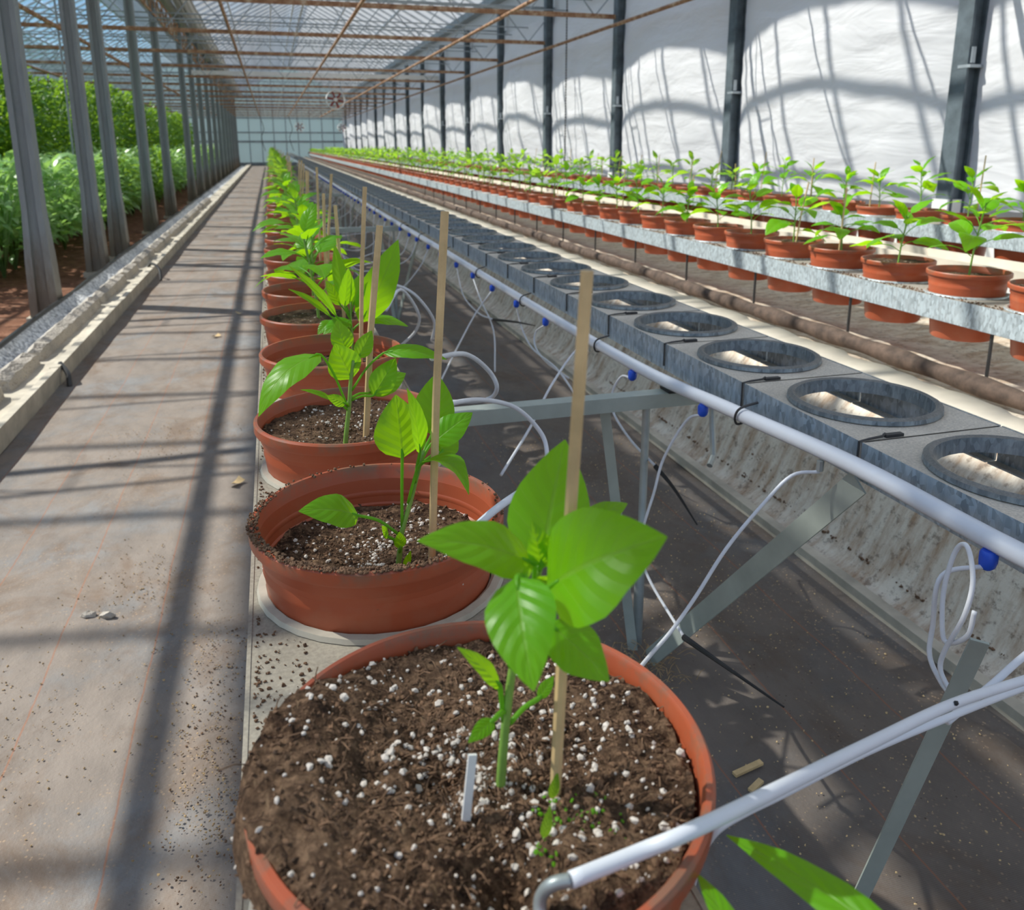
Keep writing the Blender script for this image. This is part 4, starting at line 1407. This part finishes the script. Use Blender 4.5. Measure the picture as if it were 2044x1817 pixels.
TB = {
 't1': [[0.862, 1.114, 0.697], [0.817, 1.108, 0.688], [0.757, 1.1, 0.644], [0.677, 1.071, 0.592], [0.607, 1.038, 0.536], [0.547, 1.003, 0.506], [0.487, 0.949, 0.513], [0.417, 0.864, 0.548], [0.347, 0.773, 0.593]],
 't2': [[0.862, 1.493, 0.686], [0.837, 1.516, 0.648], [0.797, 1.536, 0.558], [0.767, 1.518, 0.485], [0.737, 1.5, 0.42], [0.727, 1.497, 0.362], [0.717, 1.412, 0.331], [0.697, 1.228, 0.324]],
 't2b': [[0.697, 1.228, 0.324], [0.717, 1.126, 0.332], [0.757, 0.995, 0.331]],
 't3': [[0.862, 1.849, 0.673], [0.837, 1.869, 0.651], [0.817, 1.878, 0.605], [0.807, 1.842, 0.563], [0.817, 1.752, 0.519], [0.827, 1.635, 0.497]],
 't3b': [[0.827, 1.635, 0.497], [0.847, 1.576, 0.463], [0.877, 1.513, 0.396]],
 't4': [[0.807, 0.749, 0.736], [0.797, 0.757, 0.695], [0.787, 0.751, 0.628], [0.777, 0.74, 0.593], [0.767, 0.707, 0.578], [0.762, 0.686, 0.579], [0.767, 0.711, 0.593], [0.772, 0.714, 0.618], [0.782, 0.702, 0.673], [0.792, 0.706, 0.717], [0.802, 0.73, 0.749], [0.802, 0.746, 0.735], [0.792, 0.746, 0.687], [0.782, 0.733, 0.647], [0.777, 0.718, 0.627], [0.782, 0.694, 0.65], [0.787, 0.693, 0.684]],
 'f1': [[0.127, 0.327, 0.86], [0.17, 0.333, 0.86], [0.214, 0.335, 0.866], [0.382, 0.407, 0.819], [0.517, 0.464, 0.781], [0.637, 0.499, 0.755], [0.757, 0.518, 0.745]],
 'hook': [[0.127, 0.327, 0.86], [0.118, 0.329, 0.858], [0.113, 0.332, 0.85], [0.111, 0.33, 0.843], [0.111, 0.324, 0.839]],
 'f2': [[0.279, 0.459, 0.672], [0.265, 0.428, 0.733], [0.259, 0.402, 0.783], [0.287, 0.413, 0.78], [0.337, 0.437, 0.762], [0.457, 0.486, 0.731], [0.577, 0.516, 0.717], [0.717, 0.56, 0.687], [0.867, 0.592, 0.67]],
 'f3': [[0.597, 0.538, 0.69], [0.677, 0.566, 0.692], [0.747, 0.59, 0.698], [0.847, 0.614, 0.715]],
 'a1': [[0.207, 1.133, 0.933], [0.297, 1.305, 0.89], [0.357, 1.385, 0.835], [0.377, 1.401, 0.795], [0.367, 1.445, 0.76], [0.287, 1.436, 0.765]],
 'a2': [[0.197, 1.097, 0.864], [0.237, 1.186, 0.843], [0.317, 1.283, 0.814], [0.397, 1.343, 0.773], [0.447, 1.349, 0.718], [0.447, 1.313, 0.687], [0.437, 1.302, 0.649]],
 'a3': [[0.397, 1.447, 0.601], [0.517, 1.631, 0.629], [0.617, 1.788, 0.668], [0.757, 1.99, 0.697], [0.862, 2.138, 0.695]],
 'a4': [[0.862, 2.872, 0.668], [0.847, 2.802, 0.588], [0.817, 2.571, 0.56], [0.797, 2.265, 0.572], [0.757, 1.984, 0.572]],
 'a5': [[0.862, 2.547, 0.658], [0.837, 2.59, 0.612], [0.817, 2.538, 0.576], [0.807, 2.39, 0.559], [0.817, 2.207, 0.554]],
 'a6': [[0.862, 3.542, 0.668], [0.837, 3.37, 0.579], [0.817, 3.085, 0.509], [0.777, 2.915, 0.386]],
 'a7': [[0.862, 3.871, 0.671], [0.837, 3.714, 0.54], [0.817, 3.337, 0.531], [0.817, 3.084, 0.554]],
 'a7b': [[0.817, 3.084, 0.554], [0.837, 2.833, 0.595], [0.857, 2.664, 0.616]],
 'a8': [[0.862, 3.211, 0.665], [0.767, 3.175, 0.566], [0.637, 2.925, 0.497], [0.467, 2.41, 0.518]],
 'a9': [[0.267, 2.158, 0.857], [0.317, 2.273, 0.849], [0.377, 2.296, 0.813], [0.437, 2.345, 0.726], [0.437, 2.386, 0.655]],
 'a10': [[0.257, 2.041, 0.825], [0.317, 2.178, 0.853], [0.377, 2.261, 0.768], [0.377, 2.314, 0.705], [0.337, 2.353, 0.653]],
}
def drip(label, pts, blue=True, black=None, at=None, r=.0032, k=6, group='drip lines from the white pipe'):
    p0_ = Vector(at if at else pts[0])
    root = thing('drip_line', p0_, label, 'drip line', group)
    L = lambda q: Vector(q) - p0_
    m = MB(); m.tube(smooth_path([L(q) for q in pts], k), r, 8)
    m.build('tube', M['tube'], root, 'all')
    if at:
        m = MB()
        if blue:
            m.tube([(0, 0, .010), (0, 0, .006), (0, 0, -.004), (-.001, 0, -.012), (-.001, 0, -.016)], [.009, .0115, .0115, .010, .006], 12)
            m.build('emitter', M['blue'], root)
        else:
            m.tube([(0, 0, .008), (0, 0, -.010)], .006, 8)
            m.build('emitter', M['steel'], root)
    if black:
        q = smooth_path([L(b) for b in black], 4)
        m = MB(); m.tube(q, [.0062 - .0045 * i / (len(q) - 1) for i in range(len(q))], 7)
        m.build('drip_stake', M['black'], root)
    return root
def em(y, dz=-.022): 
    p = pipe_at(y); return (p.x - .008, y, p.z + dz)
def fromE(y, pts): return [Vector(em(y)) + Vector((0, 0, -.012))] + [tuple(q) for q in pts[1:]]
drip('drip line from a grey fitting, crossing the flat steel brace toward the nearest pot', fromE(1.09, TB['t1']), False, None, em(1.09))
drip('drip line with blue emitter and long black tip, hanging low right of the upright leg', fromE(1.475, TB['t2']), True, TB['t2b'], em(1.475))
drip('drip line with blue emitter above the crossbeam, its black tip crossing the upright leg', fromE(1.825, TB['t3']), True, TB['t3b'], em(1.825))
drip('coiled drip line hanging in loops from the nearest blue emitter', fromE(.75, TB['t4']), True, None, em(.75), k=8)
drip('drip line in the air with a small black tip, behind the second bamboo stake', fromE(3.50, TB['a6']), True, None, em(3.50))
drip('drip line crossing low from the pipe toward the third bamboo stake', fromE(2.12, list(reversed(TB['a3']))), False, None, em(2.12))
drip('drip line with blue emitter curving away behind the nearest stake top', fromE(2.50, TB['a5']), True, None, em(2.50))
drip('drip line with blue emitter, fourth from the near end', fromE(2.83, TB['a4']), True, None, em(2.83))
drip('drip line with blue emitter running down left toward the potted row', fromE(3.17, TB['a8']), True, None, em(3.17))
drip('drip line with blue emitter ending in a flat black stake tip', fromE(3.83, TB['a7']), True, TB['a7b'], em(3.83))
for key, lab in (('a1', 'pale looped tube arching from the third pot out over the gap'), ('a2', 'pale looped tube arching lower from the third pot past the steel crossbeam'), ('a9', 'pale looped tube arching beside the sixth pot'), ('a10', 'smaller pale tube loop beside the fifth pot')):
    drip(lab, TB[key], False, None, None, .0042, 8, 'tube loops beside the pots')
# stout tubes in the foreground
f = thing('supply_tube', TB['f1'][0], 'thick white tube crossing the foreground, hooked into the nearest pot', 'tube')
o_ = Vector(TB['f1'][0])
m = MB(); m.tube(smooth_path([Vector(q) - o_ for q in TB['f1']], 6), .0043, 12); m.build('tube', M['pvc'], f, 'all')
m = MB(); m.tube(smooth_path([Vector(q) - o_ for q in TB['hook']], 5), .0036, 8); m.build('hook_end', M['steel'], f, 'all')
m = MB()
m.ico(Vector(TB['f1'][4]) - o_ + Vector((0, -.004, .004)), .0022, R); m.build('dot', M['black'], f)
m = MB(); m.tube(smooth_path(TB['f2'], 6), .0034, 10)
tag(m.build('supply_tube', M['pvc'], None, 'all'), 'second thick white tube just below the hooked one, entering behind the rim', 'tube')
m = MB(); m.tube(smooth_path(TB['f3'], 6), .0038, 10)
tag(m.build('supply_tube', M['pvc'], None, 'all'), 'short white tube rising to the right edge under the coiled drip line', 'tube')
m = MB(); m.tube(smooth_path([(.135, .745, .812), (.18, .775, .836), (.226, .805, .850), (.28, .85, .848), (.33, .92, .815)], 6), .0044, 10)
tag(m.build('supply_tube', M['pvc'], None, 'all'), 'white tube resting over the rim of the second pot into its soil', 'tube')
# many more drip lines further down
r = random.Random(21)
y = 4.2
i = 0
while y < 17:
    e = Vector(em(y))
    d = r.uniform(-.5, .3)
    if r.random() < .6:
        pts = [e + Vector((0, 0, -.012)), e + Vector((-.06, d * .2, -.12)), e + Vector((-.2, d * .5, -.22 * r.uniform(.6, 1.2))), e + Vector((-.38, d * .8, -.16)), e + Vector((-.52, d, .02))]
    else:
        pts = [e + Vector((0, 0, -.012)), e + Vector((-.02, d * .1, -.12)), e + Vector((-.03, d * .3, -.25)), e + Vector((-.05, d * .4, -.36))]
    drip('thin pale drip line hanging from the far part of the white pipe', pts, True, None, tuple(e), k=4)
    y += r.uniform(.28, .4); i += 1

# ---- trestles
def trestle(y, label):
    t = thing('trestle', (.6, y, 0), label, 'trestle', 'trestles under the gutters')
    m = MB(); m.box((.04, 0, .652), (.82, .040, .034)); m.build('crossbeam', M['strip'], t)
    m = MB(); m.tube([(.215, 0, .636), (.215, 0, .32), (.215, 0, .315), (.215, 0, 0)], [.0095, .0095, .0125, .0125], 10); m.build('leg', M['steel'], t)
    m = MB(); m.tube([(-.345, 0, .636), (-.345, 0, .0)], .0125, 10); m.build('leg', M['steel'], t)
    m = MB(); m.bar((.288, -.64, .70), (.215, -.07, .004), .042, .004, side=(.1, -.8, -.65)); m.build('brace', M['strip'], t)
    m = MB(); m.bar((.115, .02, .645), (.195, -.02, .0), .024, .004, side=(1, -.5, 0)); m.build('brace', M['strip'], t)
    m = MB(); m.box((.29, 0, .672), (.06, .05, .006)); m.build('pad', M['black'], t)
    return t
trestle(1.67, 'nearest steel trestle with a flat strip brace, between the potted row and the empty gutter')
trestle(5.85, 'second steel trestle down the gap between the potted row and the empty gutter')
trestle(10.0, 'third steel trestle down the gap, small and dark')
trestle(14.2, 'fourth steel trestle far down the gap')
m = MB(); m.bar((.735, .635, .69), (.70, .79, .0), .020, .004, side=(.8, -.5, -.1))
tag(m.build('steel_brace', M['strip']), 'pale flat steel brace standing at the bottom right under the coiled drip line', 'brace')
m = MB(); m.tube([(.945, 1.60, .672), (.94, 1.58, .60), (.935, 1.56, .54), (.915, 1.54, .525)], .007, 8)
tag(m.build('bent_rod', M['steel']), 'short bent grey rod hanging under the empty gutter behind a blue emitter', 'rod')
for i in range(16):
    y = 2.1 + .71 * i
    m = MB(); m.tube([(0, 0, 0), (.0, 0, .18)], .006, 6)
    tag(m.build('support_rod', M['wire'], loc=(2.285, y, .44)), 'dark thin rod under the middle gutter, %s from the right' % ORD[i], 'rod', 'rods under the middle gutter')

# ---- spilled potting mix and litter
M['straw'] = plain('dry_straw', (.34, .23, .11), .8, 0, .5, 60)
def spill(name, label, pts, n, lo, hi, seed, mt='crumb'):
    r = random.Random(seed)
    m = MB()
    for _ in range(n):
        x, y, z = pts(r)
        m.ico((x, y, z), r.uniform(lo, hi), r, (1, r.uniform(.5, 1), r.uniform(.4, .9)), jit=.4)
    tag(m.build(name, M[mt], None, False), label, 'soil', kind='stuff')
def benchpt(r):
    while True:
        y = .3 + 4.0 * r.random() ** 1.4
        x = -.045 + .05 * r.random() ** 1.5 if r.random() < .7 else r.uniform(-.045, .23)
        if all((x - .093) ** 2 + (y - q) ** 2 > .145 ** 2 for q in A_Y[:14]):
            return x, y, GZA + .001
spill('spilled_soil', 'potting mix spilled on the sandy bench gutter between the nearest pots', benchpt, 1500, .0006, .0024, 31)
def cpt(r):
    y = 1.8 + 5 * r.random()
    return 2.27 + .05 * r.random() ** 1.6, y, GZC + .002
spill('spilled_soil', 'potting mix spilled along the front of the middle gutter', cpt, 1300, .0015, .005, 33)
def mpt(r):
    y = .42 + 1.6 * r.random()
    return -.055 - .22 * r.random() ** 2.2, y, .004
spill('spilled_soil', 'brown potting mix spilled on the aisle beside the bench', mpt, 1500, .0008, .0032, 35)
def clus(r):
    c = r.choice(((-.43, 2.35, .10), (-.55, 3.55, .13), (-.20, 1.62, .08), (-.18, 1.40, .07), (-.22, 1.95, .09), (-.62, 1.75, .12)))
    return min(-.055, c[0] + r.gauss(0, c[2])), c[1] + r.gauss(0, c[2] * 1.2), .006
spill('spilled_soil', 'scattered patches of tan soil crumbs on the dusty aisle', clus, 1700, .0008, .0030, 38, 'straw')
def mpt2(r):
    y = .6 + 2.6 * r.random()
    return .75 + .65 * r.random(), y, .004
spill('spilled_soil', 'pale crumbs spilled on the dark ground cover under the drip lines', mpt2, 1100, .0008, .0028, 36, 'bamboo')
def bpt(r):
    y = .7 + 3.0 * r.random()
    q = r.random()
    return 1.575 + .05 * q, y + .02 * math.sin(y * 30), .065 + .075 * q * q
spill('spilled_soil', 'dark soil clods caught along the foot of the film-covered bed', bpt, 1100, .002, .007, 37)
def b2(r):
    y = r.choice((.9, 1.35, 1.75, 1.95, 2.5)) + r.gauss(0, .08)
    return GXB + r.uniform(-.13, .13), y, GZB + .002
m = MB()
r = random.Random(40)
for _ in range(95):
    a = r.random() * 6.28
    c = Vector((.80 + r.gauss(0, .06), 1.58 + r.gauss(0, .07), .012))
    d = Vector((math.cos(a), math.sin(a), r.uniform(-.05, .5))) * r.uniform(.015, .05)
    m.tube([c, c + d * .5 + Vector((0, 0, .008)), c + d], .0008, 4)
tag(m.build('dry_straw', M['straw'], None, False), 'clump of dry straw around the foot of the nearest trestle leg', 'straw', kind='stuff')
for x, y, a, l, lab in ((.85, 1.21, .1, .035, 'larger split bark chip on the lit ground patch'), (.84, 1.165, .3, .018, 'smaller bark chip just below the larger one')):
    m = MB(); m.bar((-l, 0, .004), (l, .004, .008), .012, .006)
    o = m.build('bark_chip', M['bamboo'], None, False, (x, y, 0)); o.rotation_euler = (0, 0, a); tag(o, lab, 'bark chip')

# ------------------------------------------------------------------ the crop on the left
def crop_mesh(seed, h, rad, n, ll, mt, droop, skirt=.2):
    r = random.Random(seed)
    m = MB()
    for k in range(7):
        a = k * .9
        m.tube([(0, 0, 0), (rad * .25 * math.cos(a), rad * .25 * math.sin(a), h * .5), (rad * .5 * math.cos(a), rad * .5 * math.sin(a), h * .85)], .012, 4)
    for _ in range(n):
        u = r.random()
        z = h * (skirt + (1 - skirt) * u)
        q = rad * (math.sin(PI * (.12 + .80 * u)) ** .6) * (.35 + .65 * r.random() ** .5)
        a = r.random() * 6.28
        b = Vector((q * math.cos(a), q * math.sin(a), z))
        a2 = a + r.uniform(-.8, .8)
        el = r.uniform(-.6, .9) - droop * (1 - u)
        L = ll * r.uniform(.6, 1.25)
        d = Vector((math.cos(a2) * math.cos(el), math.sin(a2) * math.cos(el), math.sin(el)))
        nv = Vector((-d.x * d.z, -d.y * d.z, 1)) + Vector((r.uniform(-.6, .6), r.uniform(-.6, .6), 0))
        add_leaf(m, b, b + d * L, L * r.uniform(.22, .36), nv, .3, r.uniform(.05, .22), 3, 1)
    m.uv = {}
    return m.mesh('foliage', M[mt], 'all')
TALL = [crop_mesh(50 + k, 2.75, .9, 1200, .22, 'tall', .3) for k in range(3)]
LOW = [crop_mesh(60 + k, 1.12, .42, 300, .24, 'low', .2, .25) for k in range(3)]
LOWG = [crop_mesh(70 + k, 1.2, .45, 300, .20, 'tall', .2, .2) for k in range(2)]
r = random.Random(77)
def crop(mesh, x, y, s, lab, cat, grp):
    o = link('tall_crop_plant' if cat == 'crop plant' else 'leafy_crop_plant', mesh, None, (x, y, -.14))
    o.rotation_euler = (0, 0, r.random() * 6.28)
    o.scale = (s, s, s * r.uniform(.93, 1.07))
    tag(o, lab, cat, grp)
for x, y0, nm in ((-4.7, 14.6, 'nearest the aisle'), (-6.2, 14.0, 'second from the aisle'), (-7.8, 13.6, 'third from the aisle'), (-9.6, 13.4, 'furthest from the aisle')):
    y = y0; k = 0
    while y < 50:
        lab = ('tall dense green crop plant at the near end of the row %s' % nm) if k == 0 else 'tall dense green crop plant further along the row %s' % nm
        crop(TALL[r.randrange(3)], x + r.uniform(-.2, .2), y, r.uniform(.92, 1.08) * (1.0 if x > -7 else 1.08), lab, 'crop plant', 'tall crop plants in the row %s' % nm)
        y += r.uniform(1.0, 1.3) + (.3 if x < -7 else 0); k += 1
for x, nm in ((-2.75, 'along the posts'), (-3.4, 'second from the posts'), (-4.05, 'third from the posts')):
    y = 9.6 + r.random() * .3 if x > -3 else 8.6; k = 0
    while y < 44:
        lab = ('low leafy silvery crop plant at the near end of row %s' % nm) if k == 0 else 'low leafy silvery green crop plant in the row %s' % nm
        crop((LOW + LOWG[:1])[r.randrange(4)], x + r.uniform(-.12, .12), y, r.uniform(.85, 1.1), lab, 'low crop plant', 'low crop plants in the row %s' % nm)
        y += r.uniform(.55, .75); k += 1
for x in (-4.9, -5.7, -6.5, -7.4, -8.4):
    y = 8.4
    k = 0
    while y < 14.5:
        crop((LOWG + LOW[:1])[r.randrange(3)], x + r.uniform(-.15, .15), y, r.uniform(.95, 1.2), 'bushy green crop plant in front of the tall rows, at the left edge', 'low crop plant', 'bushy crop plants in front of the tall rows')
        y += r.uniform(.7, .95); k += 1
